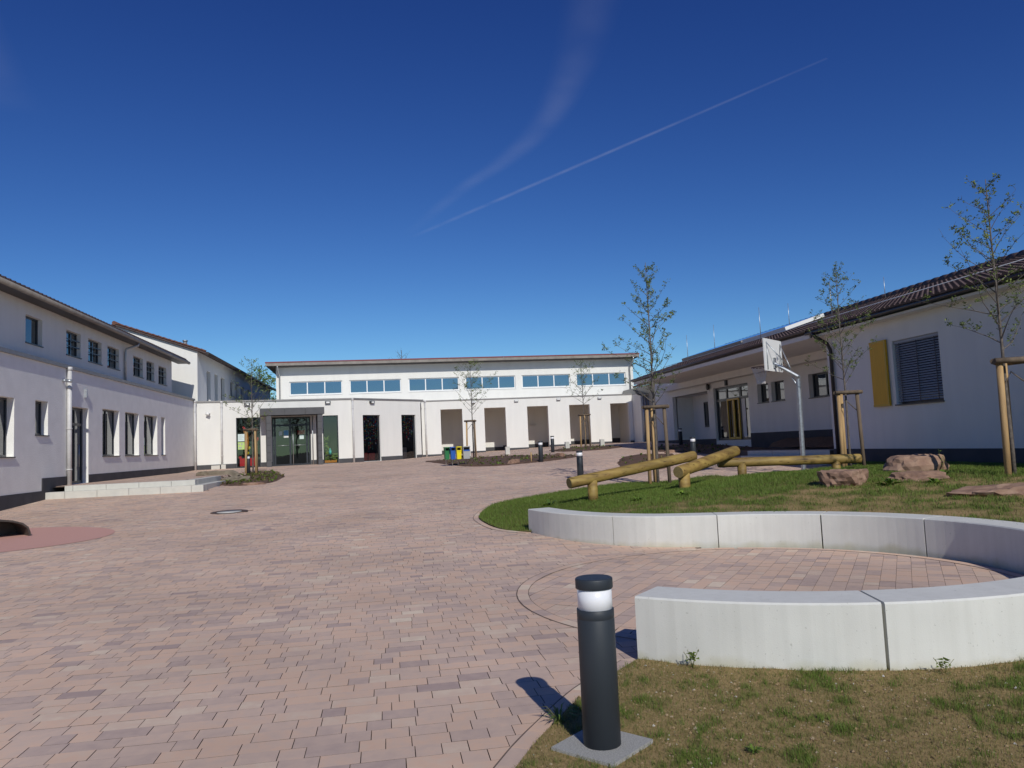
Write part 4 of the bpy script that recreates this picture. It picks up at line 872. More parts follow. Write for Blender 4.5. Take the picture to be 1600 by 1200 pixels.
m.hexa([(13.05, 4.9, 4.62), (18.6, 4.9, roofz(18.6) - .10), (18.6, 38.4, roofz(18.6) - .10), (13.05, 38.4, 4.62), (13.05, 4.9, roofz(13.05) - .0), (18.6, 4.9, roofz(18.6)), (18.6, 38.4, roofz(18.6)), (13.05, 38.4, roofz(13.05))])
m.hexa([(18.6, 4.9, roofz(18.6) - .10), (24.2, 4.9, 4.62), (24.2, 38.4, 4.62), (18.6, 38.4, roofz(18.6) - .10), (18.6, 4.9, roofz(18.6)), (24.2, 4.9, 4.72), (24.2, 38.4, 4.72), (18.6, 38.4, roofz(18.6))])
m.add([(13.3, 38.1, 4.5), (24, 38.1, 4.5), (18.6, 38.1, roofz(18.6) - .1)], [(0, 1, 2)])
roof = m.build('roof', M['browngutter'], rgt)
# pantiles: rows up the slope, columns along the eave
prof = [(0, .002), (.02, .030), (.06, .040), (.12, .040), (.16, .030), (.18, .0), (.20, -.004)]
nrow, ncol = 17, 167; TL, TW = .352, .20; cs, sn = 1 / math.hypot(1, SL), SL / math.hypot(1, SL)
RT = random.Random(3); tiles = []
for r in range(nrow):
    for c in range(ncol):
        y0 = 5.0 + c * TW; u0 = r * .345 - .05
        vs = []
        for (uo, lift) in ((0, .038), (TL, .004)):
            for a, h in prof:
                u = u0 + uo; hh = h + lift; vs.append((13.05 + u * cs - hh * sn, y0 + a, 4.72 + u * sn + hh * cs))
        base = [(13.05 + u0 * cs, y0 + a, 4.72 + u0 * sn + .004) for a, h in prof]
        tiles.append((vs + base, RT.gauss(.5, .2)))
tf = [(i, i + 7, i + 8, i + 1) for i in range(6)] + [(14 + i, i, i + 1, 15 + i) for i in range(6)]
def tarea(vs):
    v = Vector(vs[3]) - Vector((0, 0, 1.6)); w = v.dot(CF); u = v.dot(CR) / w * 1173; t = v.dot(CU) / w * 1173
    if w < 1 or abs(u) > 800 or abs(t) > 600: return 0
    nrm = Vector((-sn, 0, cs)); return max(0, -nrm.dot(v.normalized())) / w ** 2
order = sorted(range(len(tiles)), key=lambda i: -tarea(tiles[i][0])); big = set(order[:296]); rest = MB()
for i, (vs, t) in enumerate(tiles):
    if i in big: g = MB(); g.add(vs, tf, tint=min(1, max(0, t)), smooth=False); sub(g, 'roof_tile', M['rooftile'], roof, tint=True)
    else: rest.add(vs, tf, tint=min(1, max(0, t)))
o = sub(rest, 'roof_tiles', M['rooftile'], roof, tint=True); o['kind'] = 'stuff'
g = MB()
for k in range(84): y = 4.9 + k * .4; g.tube([(18.6, y, roofz(18.6) + .05), (18.6, y + .42, roofz(18.6) + .065)], [.14, .16], 8)
o = sub(g, 'ridge_tiles', M['rooftile'], roof); o['kind'] = 'stuff'
m = MB(); m.tube([(12.99, 4.9, 4.63), (12.99, 21.4, 4.63)], .045, 10); m.tube([(12.99, 21.4, 4.71), (12.99, 38.4, 4.71)], .05, 10); gt = m.build('gutter', M['browngutter'], rgt)
m = MB(); m.tube([(12.98, 21.0, 4.62), (13.0, 20.95, 4.5), (13.35, 20.85, 4.25), (13.42, 20.82, 4.05), (13.42, 20.82, .6)], .055, 10); m.build('downpipe', M['browngutter'], rgt)
def onroof(x, y, h=.1): return (x - h * sn, y, roofz(x) + h * cs)
m = MB(); m.tube([onroof(14.75, 5, .13), onroof(14.75, 38, .13)], .014, 6); m.build('conductor_wire', M['white'], rgt)
for x, y, h in ((14.0, 33.0, 1.3), (15.6, 33.5, 1.35), (14.4, 26.8, 1.3), (17.5, 30, 1.1), (15.2, 23.3, 1.3), (14.2, 14.3, .5), (17.8, 24.0, .8)):
    m = MB(); b = Vector(onroof(x, y, .05)); m.tube([b, b + Vector((0, 0, h))], [.016, .008], 6); m.build('lightning_rod', M['galv'], rgt)
for y0, y1, mt in ((27.0, 30.6, 'white'), (30.75, 37.5, 'coping')):
    m = MB(); p = [onroof(15.6, y0, .10), onroof(17.3, y0, .10), onroof(17.3, y1, .10), onroof(15.6, y1, .10)]; t = [onroof(15.6, y0, .24), onroof(17.3, y0, .24), onroof(17.3, y1, .24), onroof(15.6, y1, .24)]
    m.hexa(p + t); sp = m.build('solar_panel', M[mt], rgt)
    g = MB(); g.quad(onroof(15.65, y0 + .05, .244), onroof(17.25, y0 + .05, .244), onroof(17.25, y1 - .05, .244), onroof(15.65, y1 - .05, .244)); sub(g, 'panel_glass', M['coated'], sp)
m = MB(); m.lathe([(0, -.02), (.16, -.02), (.16, .03), (.05, .05), (0, .05)], (0, 0, 0), 16); lsp = m.mesh('loudspeaker', M['black']); o = link('loudspeaker', lsp, rgt); o.rotation_euler = (0, rad(-90), 0); o.location = (LGX - .1 - 14, 36.9 - 25 - 1.6, 4.05 - .7)
m = MB(); GFr.box(m, 43 - 33.4, 43 - 33.25, .002, .1, 3.95, 4.2); m.build('wall_lamp', M['bollard'], rgt)
# raised concrete landing with two steps before the loggia
land = MB()
def poly_prism(mb, pts, z0, z1, **k):
    n = len(pts); mb.add([(x, y, z0) for x, y in pts] + [(x, y, z1) for x, y in pts], [tuple(reversed(range(n))), tuple(range(n, 2 * n))] + [(i, (i + 1) % n, n + (i + 1) % n, n + i) for i in range(n)], **k)
poly_prism(land, [(12.75, 25.2), (13.45, 21.3), (15.9, 21.3), (15.9, 27.0), (13.3, 27.0)], .3, 1.0)
lo_ = land.build('landing', M['joint'], None); tag(lo_, 'raised landing with pale concrete edge in the shade of the tiled building', None, None, 'structure')
pa, pb = Vector((12.72, 25.25)), Vector((13.44, 21.3)); dv = (pb - pa); 
for k in range(3):
    for lv, (zz0, zz1, off) in enumerate(((.3, 1.01, 0), (.3, .845, -.3))):
        a = pa + dv * (k / 3 + .002); b = pa + dv * ((k + 1) / 3 - .002); nv = Vector((dv.y, -dv.x)).normalized() * (1 if dv.y > 0 else 1)
        nv = Vector((-1, -.18)).normalized(); a2, b2 = a + nv * (-off), b + nv * (-off); 
        g = MB(); poly_prism(g, [tuple(a2), tuple(b2), tuple(b2 - nv * .295), tuple(a2 - nv * .295)], zz0, zz1); g.build('step_block', M['step'], lo_)

# ================================================================== things in the courtyard
# ---- concrete seating ring
def seat_block(inner, outer, label):
    n = len(inner); prof = [(0, -.06), (0, .447), (.03, .46), (.97, .46), (1, .447), (1, -.06)]
    m = MB(); vs = []
    for (a, b) in zip(inner, outer):
        for q, z in prof: vs.append((a[0] + (b[0] - a[0]) * q, a[1] + (b[1] - a[1]) * q, z))
    k = len(prof); fs = []
    for i in range(n - 1):
        for j in range(k - 1): fs.append((i * k + j, i * k + j + 1, (i + 1) * k + j + 1, (i + 1) * k + j))
    fs.append(tuple(range(k))[::-1]); fs.append(tuple((n - 1) * k + j for j in range(k)))
    m.add(vs, fs); me = m.mesh('concrete_seat', M['concrete'])
    bm = bmesh.new(); bm.from_mesh(me); bmesh.ops.recalc_face_normals(bm, faces=bm.faces); bm.to_mesh(me); bm.free()
    return tag(link('concrete_seat', me), label, 'bench', 'concrete seat blocks of the curved ring')
def arc(r, a0, a1): n = max(2, int(abs(a1 - a0) / 2.5) + 1); return [ringp(r, a0 + (a1 - a0) * i / (n - 1)) for i in range(n)]
g_ = .13
for a0, a1, lb in ((-134, -104.2, 'near left concrete seat block whose square end stands behind the big bollard'), (-103.8, -73, 'near right concrete seat block standing on the bare sandy grass'),
                   (75 - .0, 46.2, 'third far concrete seat block counted from the free end of the wall'), (45.8, 18.2, 'fourth far concrete seat block in half shade below the rocks'), (17.8, -12, 'darkest far concrete seat block curving towards the viewer on the right'),
                   (-12.4, -42, 'concrete seat block closing the ring beyond the darkest one'), (-42.4, -72.6, 'concrete seat block closing the ring beside the near right one')):
    seat_block(arc(RI, a0, a1), arc(RO, a0, a1), lb)
far = smooth_line([(2.42, 13.15), (2.62, 12.35), (2.93, 11.65), (3.33, 11.1), (3.85, 10.66), ringp(RI, 75)], 5)
faro = offset(far, RO - RI); 
if (Vector(faro[5]) - Vector(RC)).length < (Vector(far[5]) - Vector(RC)).length: faro = offset(far, -(RO - RI))
ks = 15
seat_block(far[:ks + 1], faro[:ks + 1], 'free end of the far concrete wall, first seat block at the lawn tip')
def trim(l, i, d): a = Vector(l[i]); b = Vector(l[i + 1]); return tuple(a + (b - a).normalized() * d)
f2 = [trim(far, ks, .012)] + far[ks + 1:-1] + [tuple(Vector(far[-1]) + (Vector(far[-2]) - Vector(far[-1])).normalized() * .012)]
o2 = [trim(faro, ks, .012)] + faro[ks + 1:-1] + [tuple(Vector(ringp(RO, 75)) + (Vector(far[-2]) - Vector(far[-1])).normalized() * .012)]
seat_block(f2, o2, 'second far concrete seat block, with two small dark scuffs')

# ---- bollard lamps
def bollard(x, y, z, label, slab_rot=None, scale=1.0):
    b = empty('bollard_lamp', (x, y, z), label, 'bollard', 'anthracite bollard lamps')
    h = .87 * scale
    m = MB(); m.lathe([(.098, -.1), (.098, .658), (.0965, .661), (.0965, .664), (.098, .667), (.098, .708), (.095, .711), (.088, .711)], n=40); m.build('post', M['bollard'], b, world=False)
    m = MB(); m.lathe([(.091, .69), (.091, .83)], n=40); m.build('diffuser', M['diffuser'], b, world=False)
    m = MB(); m.lathe([(.086, .815), (.097, .816), (.099, .819), (.099, .862), (.097, .867), (.092, .87)], n=40); m.build('cap', M['bollard'], b, world=False)
    if slab_rot is not None:
        m = MB(); m.box(-.19, .19, -.19, .19, -.1, .02); s = m.build('base_slab', M['slab'], b, world=False); s.rotation_euler = (0, 0, slab_rot)
    return b
bollard(1.06, 3.93, .012, 'big bollard lamp close to the viewer, on a square concrete slab', rad(40))
bollard(5.85, 22.6, Z(5.85, 22.6), 'bollard lamp on the paving just left of the sloping logs', rad(8))
bollard(6.4, 31.2, Z(6.4, 31.2), 'bollard lamp in the planting bed between two reddish boulders')
bollard(8.7, 39.2, Z(8.7, 39.2), 'bollard lamp before a white arcade pier, beside the narrow bed')
bollard(11.0, 26.0, Z(11, 26.0), 'bollard lamp rising behind the upper ends of the logs')
bollard(15.0, 37.0, Z(15, 37), 'small distant bollard lamp before the shaded loggia wall')
bollard(-6.25, 35.9, Z(-6.25, 35.9) + .0, 'bollard lamp beside the staked tree left of the entrance')

# ---- trees
def young_tree(x, y, z, h, cb, spread, seed, label, nbr=26, leaves=900, ls=.05, trunk_r=.035, mat='leaf', lean=0.0, name='young_tree', up=(.45, 1.15)):
    R = random.Random(seed); t = empty(name, (x, y, z), label, 'tree')
    m = MB(); pts = []; k = 9
    for i in range(k + 1):
        q = i / k; pts.append(Vector((lean * q * q + R.uniform(-.02, .02) * h * .06, R.uniform(-.02, .02) * h * .06, h * q - (.15 if i == 0 else 0))))
    m.tube(pts, [trunk_r * (1 - .9 * i / k) + .003 for i in range(k + 1)], 8)
    m.build('trunk', M['bark'], t, world=False)
    def tr(q): f = q * k; i = min(int(f), k - 1); return pts[i].lerp(pts[i + 1], f - i)
    br = MB(); tips = []
    for b in range(nbr):
        q = cb / h + (1 - cb / h) * (b + R.random()) / nbr * .96; p = tr(q); a = b * 2.4 + R.uniform(-.5, .5)
        f = (q - cb / h) / (1 - cb / h); prof = (1 - f) ** .75 * (.55 + .45 * min(1, f / .2)); L = spread * prof * R.uniform(.7, 1.2) + .10
        d = Vector((math.cos(a), math.sin(a), R.uniform(*up))).normalized(); segs = [p]; d0 = d.copy()
        for s in range(4):
            d = (d + Vector((R.uniform(-.2, .2), R.uniform(-.2, .2), R.uniform(-.12, .16)))).normalized(); segs.append(segs[-1] + d * L * .36)
        r0 = max(.005, trunk_r * .38 * (1 - f * .6)); br.tube(segs, [r0, r0 * .75, r0 * .5, r0 * .35, .002], 5, caps=False)
        for s in range(1, 5):
            wl_ = .25 + .75 * min(1, L / spread); tips.append((segs[s], d, (.5 + .5 * s / 4) * wl_))
            wl_ = .25 + .75 * min(1, L / spread)
            for w in range(R.randint(1, 3)):
                e = (Vector((R.uniform(-1, 1), R.uniform(-1, 1), R.uniform(.2, 1.3)))).normalized() * L * R.uniform(.12, .3); br.tube([segs[s], segs[s] + e * .5 + Vector((0, 0, .01)), segs[s] + e], [r0 * .3, .0025, .0015], 4, caps=False); tips.append((segs[s] + e, e.normalized(), wl_)); tips.append((segs[s] + e * .5, e.normalized(), .8 * wl_)); tips.append((segs[s] + e * .75, e.normalized(), .8 * wl_))
    for s in range(8): tips.append((tr(.86 + .14 * s / 8), Vector((0, 0, 1)), .35))
    br.build('branches', M['bark'], t, world=False)
    lf = MB()
    cl = []
    while len(cl) < leaves:
        tp = R.choice(tips)
        if R.random() > tp[2]: continue
        cl += [tp] * R.randint(2, 5)      # leaves sit in small tufts on the twig
    for i in range(leaves if ls < .2 else leaves):
        p, d, wgt = cl[i]
        if R.random() > .62: continue
        c = p + Vector((R.gauss(0, 1), R.gauss(0, 1), R.gauss(0, 1))) * ls * (.38 if ls < .2 else .9); ax = Vector((R.uniform(-1, 1), R.uniform(-1, 1), R.uniform(-.6, 1))).normalized(); sd = ax.cross(Vector((R.uniform(-1, 1), R.uniform(-1, 1), R.uniform(-1, 1)))).normalized()
        l = ls * R.uniform(.6, 1.3); w = l * .24; nrm = ax.cross(sd) * l * .12
        lf.add([c, c + ax * l * .5 + sd * w + nrm, c + ax * l, c + ax * l * .5 - sd * w + nrm], [(0, 1, 2, 3)], tint=R.random())
    o = lf.build('crown', M[mat], t, tint=True, world=False); o['kind'] = 'stuff'
    return t
def support(x, y, z, h, label, seed, rot=0, r=.047, half=.27, dark=1):
    """three round stakes tied by half-round rails around a young tree"""
    R = random.Random(seed); t = empty('tree_stakes', (x, y, z), label, 'tree support', 'wooden tree supports'); P = []
    for k in range(3):
        a = rot + k * 2 * math.pi / 3; top = Vector((math.cos(a) * half, math.sin(a) * half, h)); bot = Vector((math.cos(a) * half * 1.15, math.sin(a) * half * 1.15, -.3)); P.append(top)
        m = MB(); m.tube([bot, bot.lerp(top, .5), top], r, 10); m.build('stake', M['stakeold' if k == dark else 'stake'], t, world=False)
    for k in range(3):
        a, b = P[k], P[(k + 1) % 3]; d = (b - a).normalized(); out = ((a + b) / 2); out.z = 0; out.normalize(); o = out * (r + .02)
        m = MB(); zz = Vector((0, 0, -.02 - .003 * k)); m.tube([a - d * .1 + o + zz, b + d * .1 + o + zz], r * .95, 8); m.build('rail', M['stakeold'], t, world=False)
    m = MB(); m.tube([P[0] * .9 + Vector((0, 0, -.1 - h * .1)), Vector((0, .03, h * .9)), P[1] * .9 + Vector((0, 0, -.1 - h * .1))], .012, 6); m.build('tie', M['stakeold'], t, world=False)
    return t
young_tree(7.05, 19.1, ZL(7.05, 19.1), 5.95, 2.0, 1.0, 3, 'leafing young tree rising behind the logs, left of the basketball hoop', nbr=38, leaves=4400, ls=.058, trunk_r=.04)
support(7.05, 19.1, ZL(7.05, 19.1), 2.05, 'three tall stakes around the young tree behind the logs', 5, rot=rad(205))
young_tree(11.6, 17.5, .62, 5.2, 2.1, .95, 8, 'thin young tree before the downpipe corner of the tiled building', nbr=34, leaves=3300, ls=.052, trunk_r=.03)
support(11.6, 17.5, .62, 1.95, 'stakes around the thin tree at the corner of the tiled building', 6, rot=rad(200))
young_tree(10.85, 11.65, .66, 5.35, 2.2, 1.0, 12, 'young tree at the right edge before the roof tiles', nbr=32, leaves=3600, ls=.052, trunk_r=.036)
support(10.98, 11.62, .66, 2.05, 'thick stakes around the tree at the right picture edge', 7, rot=rad(190), r=.055, half=.3)
young_tree(4.6, 40.4, Z(4.6, 40.4), 5.2, 2.25, 1.45, 14, 'sparse young tree before the arcade, right above the waste bins', nbr=28, leaves=1500, ls=.08)
support(4.55, 40.3, Z(4.6, 40.4), 2.0, 'stakes around the sparse tree beside the waste bins', 8, rot=rad(170))
young_tree(11.3, 42.2, Z(11.3, 42.2), 4.9, 2.4, 1.3, 17, 'sparse young tree before the fourth arcade bay', nbr=24, leaves=1100, ls=.078)
support(11.3, 42.1, Z(11.3, 42.2), 1.9, 'stakes around the tree before the fourth arcade bay', 9, rot=rad(195))
young_tree(-5.95, 35.4, Z(-5.95, 35.4), 5.2, 1.9, 1.2, 19, 'small young tree left of the slate entrance canopy', nbr=26, leaves=1500, ls=.072)
support(-5.95, 35.4, Z(-5.95, 35.4), 2.05, 'stakes around the small tree left of the entrance canopy', 10, rot=rad(185), dark=9)
def big_tree(x, y, h, w, seed, label, n, mat, ls, name='broadleaf_tree'):
    return young_tree(x, y, 1.0, h, h * .3, w, seed, label, nbr=46, leaves=n, ls=ls, trunk_r=.16, mat=mat, name=name, up=(.3, 1.2))
big_tree(-12.0, 76, 9.2, 2.3, 23, 'bright green leafy tree showing between gable building and hall', 3000, 'lush', .24)
big_tree(1.9, 82, 11.4, 3.0, 27, 'bare tree top poking above the hall roof', 120, 'leaf', .12, 'bare_tree')

# trees at the viewer's back: they show as dark reflections in the panes
for k, (x, y, hh, ww) in enumerate(((-16, -34, 9, 4.2), (-6, -42, 11, 5), (5, -38, 9.5, 4.6), (15, -44, 12, 5), (26, -36, 10, 4.5))):
    big_tree(x, y, hh, ww, 60 + k, ['round leafy tree at the back of the viewer, westernmost', 'tall leafy tree behind the viewer near the courtyard axis', 'leafy tree straight behind the viewer', 'tallest leafy tree behind the viewer beside the tiled building', 'outermost leafy tree behind the tiled building'][k], 2600, 'leaf', .42)
# ---- logs
def log_mesh(mb, a, b, r, seed):
    R = random.Random(seed); a, b = Vector(a), Vector(b); n = 14; pts = [a.lerp(b, i / n) for i in range(n + 1)]
    rs = [r * (1 + R.uniform(-.025, .025)) for _ in pts]; rs[0] = rs[-1] = r * .94
    pts.insert(1, a.lerp(b, .012)); rs.insert(1, r); pts.insert(-1, a.lerp(b, .988)); rs.insert(-1, r)
    mb.tube(pts, rs, 20, capmi=1)
def climbing_log(a, b, r, posts, label, seed):
    t = empty('climbing_log', a, label, 'log', 'peeled logs of the climbing trail')
    m = MB(); log_mesh(m, a, b, r, seed); m.build('log', [M['log'], M['logend']], t)
    for (q, px, py, pr) in posts:
        zt = a[2] + (b[2] - a[2]) * q - r * .8; zb = ZL(px, py) - .2; m = MB(); m.tube([(px, py, zb), (px, py, zt + .06)], pr, 16, capmi=1); m.build('post', [M['log'], M['logend']], t)
    return t
climbing_log((3.62, 14.95, .77), (6.72, 15.85, 1.18), .112, [(.17, 4.15, 15.1, .105)], 'left log sloping up from the grass, its top end on the middle log', 1)
climbing_log((5.88, 14.75, .885), (7.85, 16.15, 1.235), .124, [(.10, 6.06, 14.89, .12)], 'middle log sloping up from its round sawn end facing the viewer', 2)
climbing_log((7.38, 16.10, .985), (10.55, 15.55, .945), .105, [(.16, 7.9, 16.0, .10), (.83, 10.0, 15.65, .10)], 'level log lying on two posts behind the middle log', 3)

# ---- rocks
def rock(x, y, z, sx, sy, sz, rz, seed, label, mat='rock', name='boulder', cuts=14, group=None):
    R = random.Random(seed); bm = bmesh.new(); bmesh.ops.create_icosphere(bm, subdivisions=4, radius=1)
    pl = [(Vector((0, 0, 1)), R.uniform(.55, .75)), (Vector((0, 0, -1)), .6)]
    for _ in range(cuts): v = Vector((R.gauss(0, 1), R.gauss(0, 1), R.gauss(0, .6))).normalized(); pl.append((v, R.uniform(.6, .95)))
    for v in bm.verts:
        d = v.co.normalized(); r = min([1.2] + [h / d.dot(nn) for nn, h in pl if d.dot(nn) > .05])
        q = d * 2.3 + Vector((seed, seed * .7, 0)); n1 = math.sin(q.x * 3.1 + 1.3 * math.sin(q.y * 4.3)) * math.sin(q.z * 5.7 + q.x) * .05 - .05 * max(0, math.sin(q.x * 6.5 + 2 * math.sin(q.z * 5)) * math.sin(q.y * 5.1 + q.z * 7)) ; n2 = math.sin(q.x * 13 + q.y * 9) * math.sin(q.z * 15 + q.y * 6) * .012 + R.uniform(-.008, .008)
        v.co = d * (r + n1 + n2)
    for v in bm.verts: v.co = Vector((v.co.x * sx, v.co.y * sy, v.co.z * sz))
    me = bpy.data.meshes.new(name); bm.to_mesh(me); bm.free(); me.materials.append(M[mat])
    a = me.attributes.new('tint', 'FLOAT', 'POINT'); a.data.foreach_set('value', np.full(len(me.vertices), R.uniform(.4, .6), np.float32))
    o = link(name, me, None, (x, y, z - sz * .14)); o.rotation_euler = (0, 0, rz); return tag(o, label, 'rock', group)
rock(7.85, 12.15, .74, .52, .42, .36, .3, 4, 'chunky pitted sandstone boulder at the end of the level log')
rock(9.15, 12.0, .66, .74, .42, .30, -.1, 9, 'low wide sandstone boulder lying before the tallest one')
rock(10.6, 13.6, .76, .72, .45, .46, .1, 15, 'tallest blocky sandstone boulder with a dark broken face')
rock(9.15, 9.75, .56, .92, .40, .26, -.15, 22, 'flat reddish sandstone slab near the right picture edge')
rock(5.25, 31.3, .88, .30, .25, .27, .2, 31, 'rounded reddish boulder in the bed right of the bins')
rock(7.75, 33.4, 1.0, .30, .25, .30, .5, 32, 'reddish boulder near the right tip of the bins bed')
rock(-7.0, 32.6, .86, .85, .4, .42, .1, 41, 'long grey brown stone block above the terrace steps', 'greyrock')
rock(-5.85, 30.7, .68, .55, .45, .38, .4, 43, 'grey brown boulder between steps and planting bed', 'greyrock')
rock(-4.75, 28.15, .60, .62, .22, .14, .1, 44, 'flat orange brown stone at the front of the left bed')
rock(13.2, 27.4, .95, .40, .3, .36, .2, 51, 'brown boulder next to the shaded landing steps')
rock(12.4, 31.4, .95, .55, .3, .2, .1, 52, 'long pale stone edging the bed before the loggia')
rock(13.4, 34.4, 1.1, .6, .3, .18, -.2, 53, 'pale flat stone behind the distant bollard bed')
rock(11.6, 28.2, .85, .5, .3, .16, .4, 54, 'flat tan stone behind the tops of the logs')

# ---- basketball hoop
bk = empty('basketball_hoop', (10.93, 18.6, .3), 'galvanised basketball hoop seen from behind its white backboard', 'basketball hoop')
B0 = Vector((10.93, 18.6, 0)); top = Vector((10.90, 18.45, 3.10)); bc = Vector((10.45, 18.85, 3.70)); bu = Vector((.765, .644, 0)); bn = Vector((-.644, .765, 0))
m = MB(); m.tube([(10.93, 18.6, .0), (10.92, 18.5, 3.02), (10.90, 18.47, 3.10)], [.065, .06, .06], 8, smooth=False); m.tube([(10.9, 18.47, 3.08), (10.45, 18.83, 3.48)], .05, 8, smooth=False); m.build('pole', M['galv'], bk)
m = MB(); m.tube([(10.92, 18.5, 2.75), (10.80, 18.6, 3.08)], .022, 6); m.build('gusset', M['galv'], bk)
def bp_(u, n_, z): p = bc + bu * u + bn * n_; return (p.x, p.y, z)
m = MB(); hw = .62; m.hexa([bp_(-hw, .0, 3.27), bp_(hw, .0, 3.27), bp_(hw, .03, 3.27), bp_(-hw, .03, 3.27), bp_(-hw, .0, 4.14), bp_(hw, .0, 4.14), bp_(hw, .03, 4.14), bp_(-hw, .03, 4.14)]); bd = m.build('backboard', M['board'], bk)
m = MB()
for s in (-1, 1): m.tube([bp_(s * .48, -.02, 4.02), bp_(.05, -.42, 3.30)], .014, 6); m.tube([bp_(s * .48, -.015, 4.05), bp_(s * .48, -.015, 3.30)], .012, 6)
m.hexa([bp_(-.07, -.04, 3.36), bp_(.07, -.04, 3.36), bp_(.07, -.003, 3.36), bp_(-.07, -.003, 3.36), bp_(-.07, -.04, 3.64), bp_(.07, -.04, 3.64), bp_(.07, -.003, 3.64), bp_(-.07, -.003, 3.64)]); m.build('brace', M['galv'], bk)
rc = bc + bn * .40; rz_ = 3.42
m = MB(); m.tube([(rc.x + .225 * math.cos(a), rc.y + .225 * math.sin(a), rz_) for a in np.linspace(0, 2 * math.pi, 25)], .012, 6); m.tube([bp_(0, .03, rz_), bp_(0, .18, rz_)], .02, 6); rm = m.build('rim', M['rim'], bk)
m = MB()
for k in range(14):
    a = 2 * math.pi * k / 14
    for sg in (1, -1):
        pts = []
        for j in range(6): q = j / 5; aa = a + sg * q * .9; rr = .22 - .11 * min(1, q * 1.4); pts.append((rc.x + rr * math.cos(aa), rc.y + rr * math.sin(aa), rz_ - .02 - .44 * q))
        m.tube(pts, .0055, 4, caps=False)
sub(m, 'net', M['net'], rm)

# ---- waste bins
def bin_(x, y, mat, label, w=.26, d=.24, rz=0):
    z = Z(x, y); t = empty('waste_bin', (x, y, z), label, 'waste bin', 'colour coded waste bins', rz); t.scale = (.9, .9, .8)
    m = MB(); m.hexa([(-w / 2 + .02, -d / 2 + .02, .36), (w / 2 - .02, -d / 2 + .02, .36), (w / 2 - .02, d / 2 - .02, .36), (-w / 2 + .02, d / 2 - .02, .36), (-w / 2, -d / 2, .84), (w / 2, -d / 2, .84), (w / 2, d / 2, .84), (-w / 2, d / 2, .84)]); m.build('body', M[mat], t, world=False)
    m = MB(); m.box(-w / 2 - .01, w / 2 + .01, -d / 2 - .02, d / 2 + .01, 1.0, 1.05); m.box(-w / 2, -w / 2 + .02, -d / 2, d / 2, .84, .999); m.box(w / 2 - .02, w / 2, -d / 2, d / 2, .84, .999); m.build('hood', M[mat], t, world=False)
    m = MB(); m.box(-w / 2 + .022, w / 2 - .022, d / 2 - .03, d / 2 - .012, .842, .998); m.build('opening', M['black'], t, world=False)
    m = MB(); m.tube([(0, d / 2 + .03, -.1), (0, d / 2 + .03, 1.02)], .025, 8); m.box(-.03, .03, d / 2 - .005, d / 2 + .02, .5, .9); m.build('post', M['galv'], t, world=False)
    m = MB(); m.box(-w / 2 + .015, w / 2 - .015, -d / 2 - .012, -d / 2 + .01, .78, .845); m.build('bag_ring', M['blue'] if mat == 'bingrey' else M[mat], t, world=False)
    return t
bin_(2.62, 33.5, 'green', 'green waste bin, first of the four beside the staked tree', w=.24, rz=.25); bin_(2.86, 33.2, 'blue', 'blue waste bin between the green and the yellow one', w=.24, rz=.15); bin_(3.1, 33.0, 'binyellow', 'yellow waste bin between the blue and the grey one', w=.24, rz=.15); bin_(3.42, 32.85, 'bingrey', 'grey waste bin with blue bag rim, next to the tree stakes', w=.34, rz=.1)

# ---- small stone posts before the arcade
for x, y, lb in ((4.45, 41.6, 'pale stone post just behind the waste bins and tree stakes'), (6.6, 41.3, 'pale stone post before the second arcade pier from the left'), (10.15, 41.9, 'pale stone post left of the staked tree at the fourth bay'), (12.1, 41.5, 'pale stone post right of the staked tree at the fourth bay')):
    z = Z(x, y); m = MB(); w = .12
    m.hexa([(x - w, y - w, z - .2), (x + w, y - w, z - .2), (x + w, y + w, z - .2), (x - w, y + w, z - .2), (x - w * .97, y - w * .97, z + .40), (x + w * .97, y - w * .97, z + .40), (x + w * .97, y + w * .97, z + .42), (x - w * .97, y + w * .97, z + .42)])
    tag(m.build('stone_post', M['step']), lb, 'post', 'pale stone posts along the arcade')
# ---- thin stake in the bed
m = MB(); m.tube([(6.0, 31.3, .7), (6.0, 31.3, 1.25)], .03, 8); tag(m.build('wooden_peg', M['stake']), 'short wooden peg standing in the bed between bollard and boulder', 'peg')

# ---- manhole cover
mh = empty('manhole_cover', (-3.89, 19.69, Z(-3.89, 19.69)), 'round manhole cover with rusty ring and pale concrete centre in the paving', 'manhole cover')
sl_ = (Z(-3.89, 20.2) - Z(-3.89, 19.2)); mh.rotation_euler = (math.atan(sl_), 0, 0)
m = MB(); m.lathe([(.44, -.05), (.44, .008), (.30, .008), (.30, -.005)], n=40); m.build('ring', M['cast'], mh, world=False)
m = MB(); m.lathe([(.295, -.05), (.295, .006), (.0, .006)], n=40); m.build('lid', M['step'], mh, world=False)
m = MB()
for k in range(8): a = k * math.pi / 4; m.box(.36 * math.cos(a) - .02, .36 * math.cos(a) + .02, .36 * math.sin(a) - .02, .36 * math.sin(a) + .02, .0085, .0095)
m.build('vent_slot', M['black'], mh, world=False)

